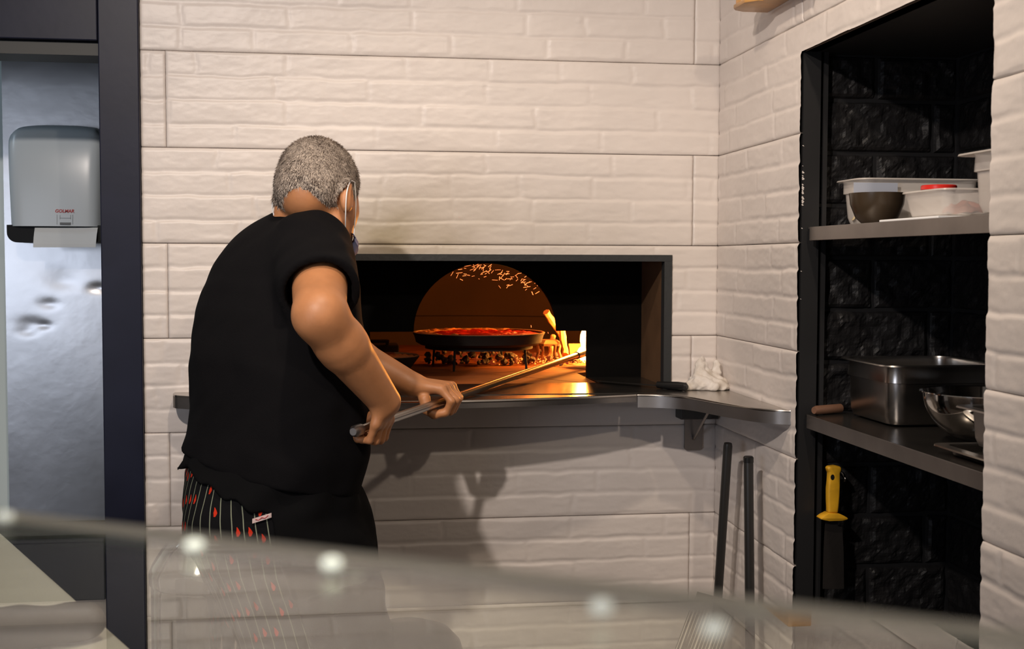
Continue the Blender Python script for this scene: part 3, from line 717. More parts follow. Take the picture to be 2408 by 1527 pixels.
# tubs (open trays with a rolled flange)
def tray(t, x0, x1, y0, y1, z0, z1, r, taper, m, fl=.012, step=.0, name='body', wall=.0015, lid=None):
    def loop(ox, z, rad):
        X0, X1, Y0, Y1 = x0-ox, x1+ox, y0-ox, y1+ox; out_ = []; rad = max(rad, .002)
        for cx_, cy_, a0 in ((X1-rad, Y1-rad, 0), (X0+rad, Y1-rad, PI/2), (X0+rad, Y0+rad, PI), (X1-rad, Y0+rad, 1.5*PI)):
            for i in range(7): a = a0+PI/2*i/6; out_.append((cx_+rad*math.cos(a), cy_+rad*math.sin(a), z))
        return out_
    h = z1-z0; rb = min(.02, h*.25)
    L_ = [loop(-taper-rb, z0, r*.6), loop(-taper-rb*.3, z0+rb*.25, r*.8), loop(-taper, z0+rb, r)]
    if step: L_ += [loop(-taper*.5, z0+h*.70, r), loop(-taper*.5+.004, z0+h*.71, r)]
    L_ += [loop(-.0, z1-.006, r), loop(.002, z1, r+.002), loop(fl, z1, r+.006), loop(fl+.001, z1-.003, r+.006)]
    L_ += [loop(fl-.002, z1-.0015, r+.004), loop(.001-wall, z1-.0018, r), loop(-wall, z1-.008, r)]
    if step: L_ += [loop(-taper*.5+.004-wall, z0+h*.71, r), loop(-taper*.5-wall, z0+h*.70, r)]
    L_ += [loop(-taper-wall, z0+rb, r), loop(-taper-rb*.3-wall, z0+rb*.25+wall, r*.8), loop(-taper-rb-wall, z0+wall, r*.6)]
    n = 28; vs = [p for l in L_ for p in l]; fs = []
    for k in range(len(L_)-1):
        for i in range(n): j = (i+1) % n; fs.append((k*n+i, k*n+j, (k+1)*n+j, (k+1)*n+i))
    fs += [tuple(range(n)), tuple(range((len(L_)-1)*n, len(L_)*n))]
    return B().add(vs, fs).build(name, m, t, smooth=True)
ZU = 1.4997
t = thing('plastic_tub', (1.22, 2.5, ZU), 'largest translucent plastic tub, behind the brown bowl on the upper shelf', 'tub', 'translucent tubs on the upper niche shelf')
tray(t, 1.128, 1.40, 2.545, 2.672, ZU, 1.603, .025, .008, 'tub', fl=.012, step=1)
blobdisc('pale_dough', 'dough', t, (1.178, 2.605), .001, .045, ZU+.004, .050, 31, nr=12, na=40)
t = thing('brown_bowl', (1.135, 2.45, ZU), 'dark brown round bowl in front of the largest tub on the upper shelf', 'bowl')
bx, by_ = 1.112, 2.362
bc = (1.126, 2.470)
B().lathe([(.002, ZU+.001), (.030, ZU+.001), (.044, ZU+.014), (.055, ZU+.042), (.058, ZU+.066), (.056, ZU+.066), (.052, ZU+.042), (.04, ZU+.017), (.026, ZU+.005), (.002, ZU+.005)], bc, 48).build('body', 'bowl', t, smooth=True)
ps = thing('blue_grey_sheet', (1.2, 2.4, 1.55), 'blue grey paper sheet upright behind the brown bowl on the upper shelf', 'paper')
A_ = aty(1996, 436, 2.56); D_ = aty(2126, 462, 2.56)
B().add([(x, y, z) for y in (2.530, 2.5315) for x, z in ((1.138, ZU+.002), (1.165, ZU+.002), (1.20, 1.56), (1.20, 1.592), (1.10, 1.592), (1.10, 1.56))], [(0, 1, 2, 3, 4, 5), (6, 7, 8, 9, 10, 11)]+[(i, (i+1) % 6, 6+(i+1) % 6, 6+i) for i in range(6)]).build('sheet', 'paper_blue', ps)
t = thing('plastic_tub', (1.15, 2.2, ZU), 'shallow translucent plastic tub in the middle of the upper shelf', 'tub', 'translucent tubs on the upper niche shelf')
tray(t, 1.094, 1.22, 2.115, 2.285, ZU+.006, 1.556, .02, .006, 'tub', fl=.006)
t = thing('plastic_jar', (1.17, 2.19, ZU), 'small clear round jar with a red lid on the upper shelf', 'jar')
jc = (1.195, 2.335)
B().lathe([(.002, ZU+.001), (.030, ZU+.001), (.032, ZU+.006), (.032, 1.566), (.030, 1.566), (.030, ZU+.004), (.002, ZU+.004)], jc, 32).build('jar_body', 'tub', t, smooth=True)
B().lathe([(.002, 1.575), (.033, 1.575), (.035, 1.573), (.035, 1.566), (.002, 1.566)], jc, 32).build('lid', 'red', t, smooth=True)
t = thing('plastic_tub', (1.15, 1.97, ZU), 'tall translucent tub of pink meat at the right end of the upper shelf', 'tub', 'translucent tubs on the upper niche shelf')
tray(t, 1.10, 1.24, 1.888, 2.035, ZU+.002, 1.610, .02, .006, 'tub', fl=.022, step=1)
blobdisc('meat', 'meat', t, (1.17, 1.965), .001, .060, ZU+.006, .06, 33, nr=14, na=50)
t = thing('white_board', (1.10, 2.3, ZU), 'thin white plastic board lying under the shallow tub on the upper shelf', 'board')
B().box(1.074, 1.15, 2.10, 2.345, ZU+.0005, ZU+.005).build('plate', 'strap', t, bevel=.0015)
t2 = bpy.data.objects['plastic_tub.001']; blobdisc('meat', 'meat', t2, (1.165, 2.175), .001, .040, ZU+.010, .030, 35, nr=12, na=40)
# steel pans on the lower shelf
ZL = 1.0705
t = thing('deep_steel_pan', (1.26, 2.53, ZL), 'deep rectangular stainless steel food pan on the lower niche shelf', 'pan')
tray(t, 1.145, 1.388, 2.430, 2.672, ZL, 1.203, .035, .004, 'steel', fl=.014, step=1)
t = thing('mixing_bowl', (1.23, 2.17, ZL), 'round polished steel mixing bowl at the right of the deep pan', 'bowl')
mc = (1.222, 2.195); R0 = .110
pr_ = [(.002, ZL+.001)]+[(R0*math.sin(a), ZL+.001+.098*(1-math.cos(a))) for a in [PI/2*i/18 for i in range(3, 19)]]
pr_ += [(R0+.006, ZL+.100), (R0+.006, ZL+.102), (R0-.001, ZL+.101)]+[(R0*.985*math.sin(a), ZL+.003+.097*(1-math.cos(a))) for a in [PI/2*i/18 for i in range(17, 2, -1)]]+[(.002, ZL+.003)]
B().lathe(pr_, mc, 64).build('body', 'chrome', t, smooth=True)
t = thing('square_steel_pan', (1.2, 1.97, ZL), 'square steel pan at the right end of the lower shelf, in front of the bowl', 'pan')
tray(t, 1.105, 1.25, 1.895, 2.025, ZL+.022, 1.166, .012, .003, 'steel_dull', fl=.022)
t = thing('flat_steel_tray', (1.2, 1.97, ZL), 'shallow steel tray under the square steel pan on the lower shelf', 'tray')
tray(t, 1.095, 1.27, 1.885, 2.085, ZL+.0005, ZL+.018, .012, .003, 'steel', fl=.022)
t = thing('wooden_stick', (1.12, 2.64, ZL), 'brown wooden stick at the far left end of the lower niche shelf', 'stick')
p0 = Vector((1.068, 2.655, ZL+.0115)); p1 = Vector((1.145, 2.688, ZL+.0115))
B().tube([p0, p0+(p1-p0)*.1, p1], [.008, .0105, .0105], 14).build('stick_body', 'wood_dark', t, smooth=True)
# yellow scraper hanging on the stone
t = thing('yellow_handled_scraper', (1.095, 2.67, .96), 'yellow-handled flat steel scraper hanging in the niche below the lower shelf', 'scraper')
KY = 2.655
def kp(x, y, d=0): return aty(x, y, KY-d)
def slab(pts, th, y):   # a flat outline with thickness
    n = len(pts); vs = [(p.x, y-th/2, p.z) for p in pts]+[(p.x, y+th/2, p.z) for p in pts]
    return B().add(vs, [tuple(range(n)), tuple(range(n, 2*n))]+[(i, (i+1) % n, n+(i+1) % n, n+i) for i in range(n)])
hn = [(1943, 1097), (1943, 1106), (1947, 1110), (1946, 1130), (1944, 1150), (1944, 1175), (1945, 1198), (1944, 1206), (1968, 1206), (1970, 1190), (1972, 1165), (1973, 1140), (1973, 1112), (1976, 1106), (1976, 1097), (1960, 1094)]
slab([kp(*q) for q in hn], .020, KY).build('handle', 'yellow', t, smooth=True, bevel=.005, seg=3)
gd = [(1924, 1217), (1932, 1211), (1944, 1205), (1968, 1206), (1980, 1211), (1989, 1216), (1988, 1220), (1975, 1223), (1945, 1224), (1926, 1220)]
slab([kp(*q) for q in gd], .030, KY).build('hand_guard', 'yellow', t, smooth=True, bevel=.003)
bl = [(1942, 1224), (1968, 1224), (1969, 1238), (1980, 1240), (1983, 1300), (1984, 1385), (1935, 1385), (1937, 1300), (1940, 1240)]
slab([kp(*q) for q in bl], .004, KY).build('blade', 'iron', t)
c_ = kp(1958, 1123, .0105); B().add([(c_.x+.0045*math.cos(a), c_.y, c_.z+.0065*math.sin(a)) for a in [2*PI*i/16 for i in range(16)]]+[(c_.x+.0045*math.cos(a), c_.y+.004, c_.z+.0065*math.sin(a)) for a in [2*PI*i/16 for i in range(16)]], [tuple(range(16))]+[(i, (i+1) % 16, 16+(i+1) % 16, 16+i) for i in range(16)]).build('hanging_hole', 'black_plastic', t)
hk = thing('wall_hook', (1.12, 2.69, .95), 'small steel hook on the black stone beside the yellow scraper', 'hook')
q = aty(1981, 1120, 2.68); B().tube([(q.x, 2.715, q.z+.01), (q.x, 2.675, q.z+.006), (q.x+.002, 2.668, q.z-.004), (q.x+.003, 2.674, q.z-.010)], .003, 8).build('hook_wire', 'steel', hk, smooth=True)

# ------------------------------------------------------------------ wooden wall piece, top right
t = thing('wooden_shelf', (1.0, 2.86, 2.03), 'varnished wooden wall shelf with a rounded end at the top right of the photo', 'shelf')
zb_ = 2.034; pr_ = []
def wp(s, d): return (RW-.006-d, 2.92-s)   # s along wall towards camera, d out of the wall
out_ = [(0, 0), (0, .060), (.012, .083), (.03, .092), (.05, .088), (.056, .074), (.064, .074), (.07, .088), (.095, .090), (.115, .078), (.125, .055), (.34, .055), (.34, 0)]
B().prism([wp(*q) for q in out_], zb_, zb_+.036).build('board', 'wood', t, smooth=True, bevel=.003)
B().prism([wp(*q) for q in [(-.002, 0), (-.002, .064), (.012, .088), (.03, .097), (.1, .094), (.13, .07), (.128, .058), (.34, .058), (.34, 0)]], zb_-.004, zb_+.006).build('base_moulding', 'wood', t, smooth=True, bevel=.002)

# ------------------------------------------------------------------ cloth and knife on the corner shelf
def sdf_grid(fn, lo, hi, h):
    """sparse sampling of a distance function, then naive surface nets"""
    lo = np.array(lo, float); n = np.ceil((np.array(hi)-lo)/h).astype(int)+1; n = ((n+7)//8)*8
    nb = n//8; bc = np.stack(np.meshgrid(*[np.arange(k) for k in nb], indexing='ij'), -1).reshape(-1, 3)
    cc = lo+(bc*8+4)*h; d = fn(cc); act = np.abs(d) < 8*h*1.75
    vol = np.empty(tuple(n), np.float32); big = np.where(d < 0, -1., 1.).astype(np.float32).reshape(tuple(nb))
    vol[:] = np.repeat(np.repeat(np.repeat(big, 8, 0), 8, 1), 8, 2)
    loc = np.stack(np.meshgrid(np.arange(8), np.arange(8), np.arange(8), indexing='ij'), -1).reshape(-1, 3)
    ab = bc[act]
    for s in range(0, len(ab), 300):
        q = ab[s:s+300]; idx = (q[:, None, :]*8+loc[None]).reshape(-1, 3)
        vol[idx[:, 0], idx[:, 1], idx[:, 2]] = fn(lo+idx*h)
    ins = vol < 0
    c = [ins[i:n[0]-1+i, j:n[1]-1+j, k:n[2]-1+k] for i in (0, 1) for j in (0, 1) for k in (0, 1)]
    al = c[0].copy(); an = c[0].copy()
    for x in c[1:]: al &= x; an |= x
    cell = an & ~al; ci = np.argwhere(cell); del c, al, an
    cor = np.array([(i, j, k) for i in (0, 1) for j in (0, 1) for k in (0, 1)])
    val = np.stack([vol[ci[:, 0]+o[0], ci[:, 1]+o[1], ci[:, 2]+o[2]] for o in cor], 1)
    acc = np.zeros((len(ci), 3)); cnt = np.zeros(len(ci))
    for a in range(8):
        for b_ in range(a+1, 8):
            if abs(cor[a]-cor[b_]).sum() != 1: continue
            va, vb = val[:, a], val[:, b_]; cr = (va < 0) != (vb < 0)
            tt = np.clip(va/(va-vb+1e-12), 0, 1)[:, None]; p = cor[a]*(1-tt)+cor[b_]*tt
            acc[cr] += p[cr]; cnt[cr] += 1
    V = lo+(ci+acc/cnt[:, None])*h
    vid = np.full(tuple(n), -1, np.int32); vid[ci[:, 0], ci[:, 1], ci[:, 2]] = np.arange(len(ci))
    Qs = []
    for ax in range(3):
        o = [0, 0, 0]; o[ax] = 1; A = ins[:n[0]-o[0], :n[1]-o[1], :n[2]-o[2]]; Bm = ins[o[0]:, o[1]:, o[2]:]
        e = np.argwhere(A != Bm); u, v = (ax+1) % 3, (ax+2) % 3
        e = e[(e[:, u] > 0) & (e[:, v] > 0)]
        fl_ = ins[e[:, 0], e[:, 1], e[:, 2]]
        def g(du, dv): q = e.copy(); q[:, u] -= du; q[:, v] -= dv; return vid[q[:, 0], q[:, 1], q[:, 2]]
        quad = np.stack([g(0, 0), g(1, 0), g(1, 1), g(0, 1)], 1); quad[~fl_] = quad[~fl_][:, ::-1]; quad = quad[(quad >= 0).all(1)]
        Qs.append(quad)
    return V, np.concatenate(Qs)[:, ::-1] if False else np.concatenate(Qs)
def smin(a, b_, k): h = np.maximum(k-np.abs(a-b_), 0)/k; return np.minimum(a, b_)-h*h*k*.25
def smax(a, b_, k): return -smin(-a, -b_, k)
def rc(p, a, b_, ra, rb):
    a = np.array(a, float); ab = np.array(b_, float)-a; h = np.clip(((p-a)@ab)/(ab@ab), 0, 1)
    return np.linalg.norm(p-(a+h[:, None]*ab), axis=1)-(ra+(rb-ra)*h)
def el(p, c, r, R=None):
    q = p-np.array(c, float)
    if R is not None: q = q@np.array(R).T            # rows of R are the local axes
    r = np.array(r, float); k0 = np.linalg.norm(q/r, axis=1); k1 = np.linalg.norm(q/r**2, axis=1)+1e-9
    return k0*(k0-1)/k1
def fold(p, s, a, seed=0):
    return a*(np.sin(p[:, 0]*s+2.1*np.sin(p[:, 2]*s*.6+seed))*np.sin(p[:, 1]*s*.9+p[:, 2]*s*.45+seed*2))
def rag(p):
    k = .012; b0 = el(p, (.990, 3.215, ZC+.014), (.058, .046, .026))
    d = smin(b0, rc(p, (.962, 3.20, ZC+.022), (.973, 3.222, 1.150), .026, .0105), k)
    d = smin(d, rc(p, (.985, 3.205, ZC+.022), (.977, 3.222, 1.140), .022, .009), k)
    d = smin(d, rc(p, (1.010, 3.215, ZC+.02), (1.017, 3.225, 1.142), .022, .0085), .007)
    d = smin(d, rc(p, (.96, 3.205, ZC+.012), (.922, 3.19, ZC+.008), .018, .010), k)
    d = smin(d, rc(p, (.995, 3.17, ZC+.01), (1.03, 3.185, ZC+.012), .013, .011), .006)
    return smax(d+fold(p, 170, .0035)+fold(p, 420, .0012, 2), ZC+.0012-p[:, 2], .004)
V, Q = sdf_grid(rag, (.88, 3.12, ZC-.01), (1.045, 3.30, 1.18), .003)
o = npmesh('crumpled_cloth', V, Q, 'white_cloth'); tag(o, 'crumpled white cloth with two peaks on the corner shelf', 'cloth')
t = thing('black_handled_knife', (.9, 3.22, ZC), 'black-handled knife lying on the ledge beside the white cloth', 'knife')
e0 = Vector((.918, 3.165, ZC+.013)); e1 = Vector((.855, 3.235, ZC+.013)); e2 = Vector((.72, 3.40, ZC+.010))
B().tube([e0, e0+(e1-e0)*.06, e0+(e1-e0)*.3, e1], [.006, .0115, .0125, .009], 14).build('handle', 'black_plastic', t, smooth=True)
nn_ = (e2-e1).normalized(); sd = Vector((nn_.y, -nn_.x, 0))
B().add([e1+sd*.008-Vector((0, 0, .003)), e1-sd*.008-Vector((0, 0, .003)), e2-sd*.004-Vector((0, 0, .003)), e2+sd*.018-Vector((0, 0, .003)), e1+sd*.008, e1-sd*.008, e2-sd*.004, e2+sd*.018],
        [(0, 1, 2, 3), (4, 5, 6, 7), (0, 1, 5, 4), (1, 2, 6, 5), (2, 3, 7, 6), (3, 0, 4, 7)]).build('blade', 'steel_dark', t)

# ------------------------------------------------------------------ lower right corner: poles and ribbed rack
t = thing('broom', (.99, 3.1, 0), 'black-handled broom leaning in the corner, left of the two poles', 'broom')
top = atx(1712, 1043, .975); mid = atx(1689, 1395, .975); dd = (mid-top)
low = top+dd*(top.z-.16)/(top.z-mid.z); low.y = min(low.y, 3.16)
B().tube([top, top+dd*.02, low], [.010, .0118, .0118], 14).build('handle', 'pole', t, smooth=True)
B().box(low.x-.03, low.x+.03, low.y-.12, low.y+.12, .10, .165).build('head', 'pole', t, bevel=.01)
br = B()
for i in range(160):
    x = low.x+random.uniform(-.026, .026); y = low.y+random.uniform(-.115, .115); br.tube([(x, y, .105), (x+random.uniform(-.01, .01), y+random.uniform(-.01, .01), .001)], .0012, 3)
br = br.build('bristles', 'black_plastic', t); br['kind'] = 'stuff'
t = thing('mop_handle', (.98, 2.84, 0), 'dark pole with a rounded cap leaning on the right wall, right of the broom', 'pole')
top = atx(1760, 1080, .985); mid = atx(1763, 1420, .985); dd = (mid-top); low = top+dd*(top.z-.10)/(top.z-mid.z)
B().tube([top, low], [.0118, .0118], 16).build('handle', 'pole', t, smooth=True)
B().tube([top+Vector((0, 0, -.008)), top+Vector((0, 0, .004)), top+Vector((0, 0, .007))], [.0128, .0128, .010], 16).build('end_cap', 'black_plastic', t, smooth=True)
B().box(low.x-.12, low.x+.045, low.y-.1, low.y+.1, 0.001, .10).build('mop_head', 'grey_cloth', t, bevel=.02, seg=3)
t = thing('ribbed_rack', (.9, 3.0, 0), 'ribbed grey metal rack leaning at the foot of the broom', 'rack')
tl, tr_ = aty(1640, 1392, 3.04), aty(1738, 1418, 2.97); bl_ = aty(1590, 1527, 2.93); br_ = aty(1700, 1527, 2.88)
dl = (bl_-tl); dr = (br_-tr_); BL = tl+dl*(tl.z-.004)/(tl.z-bl_.z); BR = tr_+dr*(tr_.z-.004)/(tr_.z-br_.z)
nrm = (tr_-tl).cross(BL-tl).normalized()*.006
B().add([tl, tr_, BR, BL, tl+nrm, tr_+nrm, BR+nrm, BL+nrm], [(0, 1, 2, 3), (4, 5, 6, 7), (0, 1, 5, 4), (1, 2, 6, 5), (2, 3, 7, 6), (3, 0, 4, 7)]).build('back_plate', 'plastic_grey', t)
fsg = -1 if nrm.y < 0 else 1
for i in range(13):
    f = (i+.5)/13; a = tl+(tr_-tl)*f; c_ = BL+(BR-BL)*f; off = nrm*(1.25 if nrm.y < 0 else -.25)
    B().tube([a+(c_-a)*.06+off, c_+off], .0022 if i % 4 == 1 else .0011, 6).build('rib', 'rib', t)

# ------------------------------------------------------------------ bins behind the glass
t = thing('steel_bin', (-.345, 3.12, 0), 'polished steel bin with a domed lid standing left of the man', 'bin')
c_ = (-.345, 3.135); r = .128
B().lathe([(.002, .002), (r, .002), (r, .59), (r-.003, .597)], c_, 64).build('body', 'chrome', t, smooth=True)
B().lathe([(r-.003, .60), (r+.004, .602), (r+.005, .63), (r-.004, .652), (.10, .690), (.085, .712), (.07, .722), (.03, .726), (.002, .727)], c_, 64).build('lid', 'chrome', t, smooth=True)
t = thing('dark_bin', (.15, 2.96, 0), 'dark bin with a rounded lid below the oven ledge in front of the man', 'bin')
c_ = (.165, 3.10)
B().lathe([(.002, .002), (.125, .002), (.142, .385)], c_, 48).build('body', 'black_plastic', t, smooth=True)
B().lathe([(.146, .38), (.146, .405), (.137, .435), (.112, .462), (.065, .480), (.002, .487)], c_, 48).build('lid', 'black_plastic', t, smooth=True)

# ------------------------------------------------------------------ pale worktop, lower left
t = thing('pale_worktop', (-.7, 1.9, 0), 'pale stone worktop crossing the lower left corner behind the glass', 'worktop')
e = [(-.632, 2.379), (-.289, 1.67)]; d = Vector((e[1][0]-e[0][0], e[1][1]-e[0][1])); 
A_ = Vector(e[0])-d*.12; D_ = Vector(e[0])+d*1.75; 
B().prism([tuple(A_), tuple(D_), (-1.25, D_.y), (-1.25, A_.y)], .87, .90).build('slab', 'marble', t, bevel=.003)
nn_ = Vector((-.04, -.02)); B().prism([tuple(A_+nn_), (D_.x-.04, D_.y+.03), (-1.22, D_.y+.03), (-1.22, A_.y-.03)], .002, .869).build('cabinet', 'steel_dull', t)
def obl(p):
    a = atz(-60, 1512, .925); b_ = atz(200, 1478, .925)
    d = rc(p, a, b_, .034, .026); d = smin(d, rc(p, atz(100, 1478, .93), atz(195, 1470, .93), .012, .01), .01)
    return smax(d+fold(p, 90, .002), .9012-p[:, 2], .004)
V, Q = sdf_grid(obl, (-.62, 1.55, .89), (-.28, 1.85, .98), .004)
o = npmesh('rolled_grey_cloth', V, Q, 'grey_cloth'); tag(o, 'dark grey rolled cloth lying on the pale worktop', 'cloth')

# ------------------------------------------------------------------ glass counter top right under the camera
GZ = 1.338; gL = Vector((-.111, .417)); gR = Vector((.151, .252)); gd_ = (gR-gL).normalized(); gn = Vector((gd_.y, -gd_.x))
if gn.y > 0: gn = -gn
e0 = gL-gd_*.45; e1 = gR+gd_*.45
t = thing('glass_counter', (0, 0, 0), 'glass-topped service counter, its blurred glass edge crossing the bottom of the photo', 'counter')
ew = .011
B().prism([tuple(e0+gn*ew), tuple(e1+gn*ew), tuple(e1+gn*.5), tuple(e0+gn*.5)], GZ-.012, GZ).build('glass_top', 'glass', t)
B().prism([tuple(e0), tuple(e1), tuple(e1+gn*ew), tuple(e0+gn*ew)], GZ-.012, GZ).build('ground_edge', 'glass_edge', t)
for s in (e0+gd_*.03+gn*.42, e1-gd_*.03+gn*.42, e0+gd_*.03+gn*.06, e1-gd_*.03+gn*.06):
    B().tube([(s.x, s.y, 1.05), (s.x, s.y, GZ-.012)], .008, 12).build('post', 'steel', t, smooth=True)
B().prism([tuple(e0+gn*.03), tuple(e1+gn*.03), tuple(e1+gn*.6), tuple(e0+gn*.6)], .002, 1.05).build('cabinet', 'steel_dull', t)
for k, (x, y) in enumerate([(12, 1212), (457, 1279), (780, 1322), (1415, 1424), (1680, 1475)]):  # lamp glints on the glass edge, added as small glowing discs
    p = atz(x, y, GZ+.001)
    o = B().lathe([(.0005, GZ+.0020), (.0020, GZ+.0020), (.0026, GZ+.0015), (.0026, GZ-.0002)], (p.x, p.y), 20).build('edge_glint', ('glint_dim', 'glint', 'glint', 'glint_dim', 'glint_dim')[k], t, smooth=True)

# ------------------------------------------------------------------ the cook
YB = 2.75
class Loft:
    """elliptic sections stacked along z; given from silhouette measurements (row, left, right, depth)"""
    def __init__(s, rows, yaw, ratio, grow=0):
        cy, sy = math.cos(yaw), math.sin(yaw); s.u = np.array((cy, -sy)); s.v = np.array((sy, cy)); s.ratio = ratio
        z, cx_, sc, yy = [], [], [], []
        for y, xl, xr, Y in rows:
            a, b_ = aty(xl, y, Y), aty(xr, y, Y); hw = (b_.x-a.x)/2
            z.append((a.z+b_.z)/2); cx_.append((a.x+b_.x)/2); yy.append(Y); sc.append(hw/math.sqrt(cy**2+(ratio*sy)**2))
        o = np.argsort(z); s.z = np.array(z)[o]; s.x = np.array(cx_)[o]; s.y = np.array(yy)[o]; s.s = np.array(sc)[o]+grow
        zz_ = np.linspace(s.z[0], s.z[-1], 160)
        def sm(a):
            q = np.interp(zz_, s.z, a); k = np.exp(-np.linspace(-2, 2, 15)**2); k /= k.sum(); return np.convolve(np.pad(q, 7, mode='edge'), k, 'valid')
        s.X, s.Y, s.S = sm(s.x), sm(s.y), sm(s.s); s.Z = zz_
    def uv(s, p):
        z = p[:, 2]; dx = p[:, 0]-np.interp(z, s.Z, s.X); dy = p[:, 1]-np.interp(z, s.Z, s.Y)
        return dx*s.u[0]+dy*s.u[1], dx*s.v[0]+dy*s.v[1], np.interp(z, s.Z, s.S)
    def d(s, p):
        a, b_, sc = s.uv(p); e = 2.3
        k = (np.abs(a)**e+np.abs(b_/s.ratio)**e)**(1/e); d = (k-sc)*.86
        return smax(smax(d, p[:, 2]-s.Z[-1], .02), s.Z[0]-p[:, 2], .005)
TY = math.radians(48)
SH = [(492, 652, 735, 2.835), (505, 632, 752, 2.83), (525, 600, 780, 2.825), (550, 566, 800, 2.815), (580, 538, 815, 2.80), (620, 508, 826, 2.79), (670, 485, 835, 2.78), (730, 464, 842, 2.77),
      (800, 451, 848, 2.76), (880, 449, 856, 2.755), (960, 449, 862, 2.75), (1020, 442, 862, 2.75), (1060, 431, 858, 2.75), (1100, 430, 850, 2.75), (1160, 436, 836, 2.75)]
PT = [(1060, 452, 835, 2.75), (1110, 440, 830, 2.75), (1150, 439, 824, 2.75), (1190, 443, 829, 2.755), (1240, 452, 848, 2.76), (1290, 463, 861, 2.765), (1340, 482, 873, 2.77)]
shirtL = Loft(SH, TY, .80); coreL = Loft(SH, TY, .80, -.02); pantL = Loft(PT, TY, .80)
shR = aty(752, 590, 2.70); elR = aty(752, 742, 2.47); wrR = aty(905, 945, 2.60); CR = aty(866, 1004, 2.625)
elL = aty(835, 838, 2.99); wrL = aty(970, 905, 2.95); CL = aty(1040, 943, 2.957); shL = aty(600, 610, 2.93)
tipP = aty(1372, 831, 3.90); HA = (tipP-CR).normalized()
CL = CR+HA*((CL.y-CR.y)/HA.y)
HU = Vector((0, 0, 1)); HU = (HU-HA*HU.dot(HA)).normalized(); HN = HA.cross(HU)      # HN points right / toward the camera
FR = .0089
def hand(p, Cc, wr, knF, side):
    """knF: list of curl points (n,u) for knuckle, two joints and tip; side=+1 index finger towards the peel head"""
    d = None
    def Q(n, u, a): return tuple(Cc+HN*n+HU*u+HA*a)
    for i in range(4):
        a = side*(.031-.0205*i); ln = (.97, 1.05, 1.0, .84)[i]; r = (1, 1.02, .97, .86)[i]*FR
        K, P1, P2, T_ = [(q[0]*ln if k else q[0], q[1]*(ln if k else 1)) for k, q in enumerate(knF)]
        f = rc(p, Q(*K, a), Q(*P1, a), r*1.18, r*1.05); f = smin(f, rc(p, Q(*P1, a), Q(*P2, a), r*1.06, r*.95), .004)
        f = smin(f, rc(p, Q(*P2, a), Q(*T_, a), r*.95, r*.80), .004)
        d = f if d is None else smin(d, f, .0018)
    m = None
    for i in range(4):
        a = side*(.029-.0195*i); K = knF[0]
        W_ = tuple(wr+HA*(a*.45)); g = rc(p, W_, Q(*K, a), .0155, .0115); m = g if m is None else smin(m, g, .014)
    return smin(d, m, .008)
def thumb(p, Cc, pts, r=.0112):
    d = None
    for k in range(len(pts)-1):
        A, D_ = [tuple(Cc+HN*q[0]+HU*q[1]+HA*q[2]) for q in pts[k:k+2]]
        f = rc(p, A, D_, (.0150, r*1.05, r*.98)[k], (r*1.05, r, r*.82)[k]); d = f if d is None else smin(d, f, .005)
    return d
knR = [(.034, .012), (.022, -.028), (-.012, -.027), (-.024, .000)]
knL = [(.010, .033), (.037, .006), (.022, -.023), (-.004, -.023)]
# head frame
HY = math.radians(34); HP = math.radians(22); HRL = math.radians(7)
hf = Vector((math.sin(HY)*math.cos(HP), math.cos(HY)*math.cos(HP), -math.sin(HP))); hr_ = Vector((math.cos(HY), -math.sin(HY), 0)); hu = hr_.cross(hf); hr_, hu = hr_*math.cos(HRL)+hu*math.sin(HRL), hu*math.cos(HRL)-hr_*math.sin(HRL)
HR = [tuple(hr_), tuple(hf), tuple(hu)]; HC = aty(751, 443, 2.79)
def hp_(r, f, u): return tuple(HC+hr_*r+hf*f+hu*u)
def head_d(p):
    d = el(p, hp_(0, -.006, .010), (.0765, .099, .095), HR)
    d = smin(d, el(p, hp_(0, -.045, -.030), (.060, .050, .060), HR), .03)
    d = smin(d, el(p, hp_(0, .035, -.045), (.061, .058, .078), HR), .03)        # face
    d = smin(d, el(p, hp_(0, .066, -.114), (.034, .030, .024), HR), .03)        # chin
    for s in (-1, 1):
        d = smin(d, rc(p, hp_(s*.054, .005, -.088), hp_(s*.030, .062, -.114), .016, .014), .02)
        d = smin(d, el(p, hp_(s*.034, .080, -.030), (.018, .012, .014), HR), .012)  # cheekbone
        d = smax(d, -el(p, hp_(s*.031, .100, -.004), (.014, .012, .010), HR), .012)  # socket
        e = el(p, hp_(s*.085, -.012, -.040), (.014, .021, .037), HR)
        e = smax(e, -el(p, hp_(s*.093, -.004, -.034), (.009, .011, .023), HR), .005)
        d = smin(d, e, .006)
    d = smin(d, rc(p, hp_(0, .092, .006), hp_(0, .112, -.034), .008, .013), .012)   # nose
    d = smin(d, el(p, hp_(0, .090, .018), (.045, .010, .009), HR), .012)            # brow
    d = smin(d, el(p, hp_(0, .092, -.066), (.024, .010, .006), HR), .006)           # lips
    d = smin(d, el(p, hp_(0, .091, -.077), (.021, .010, .006), HR), .004)
    return d
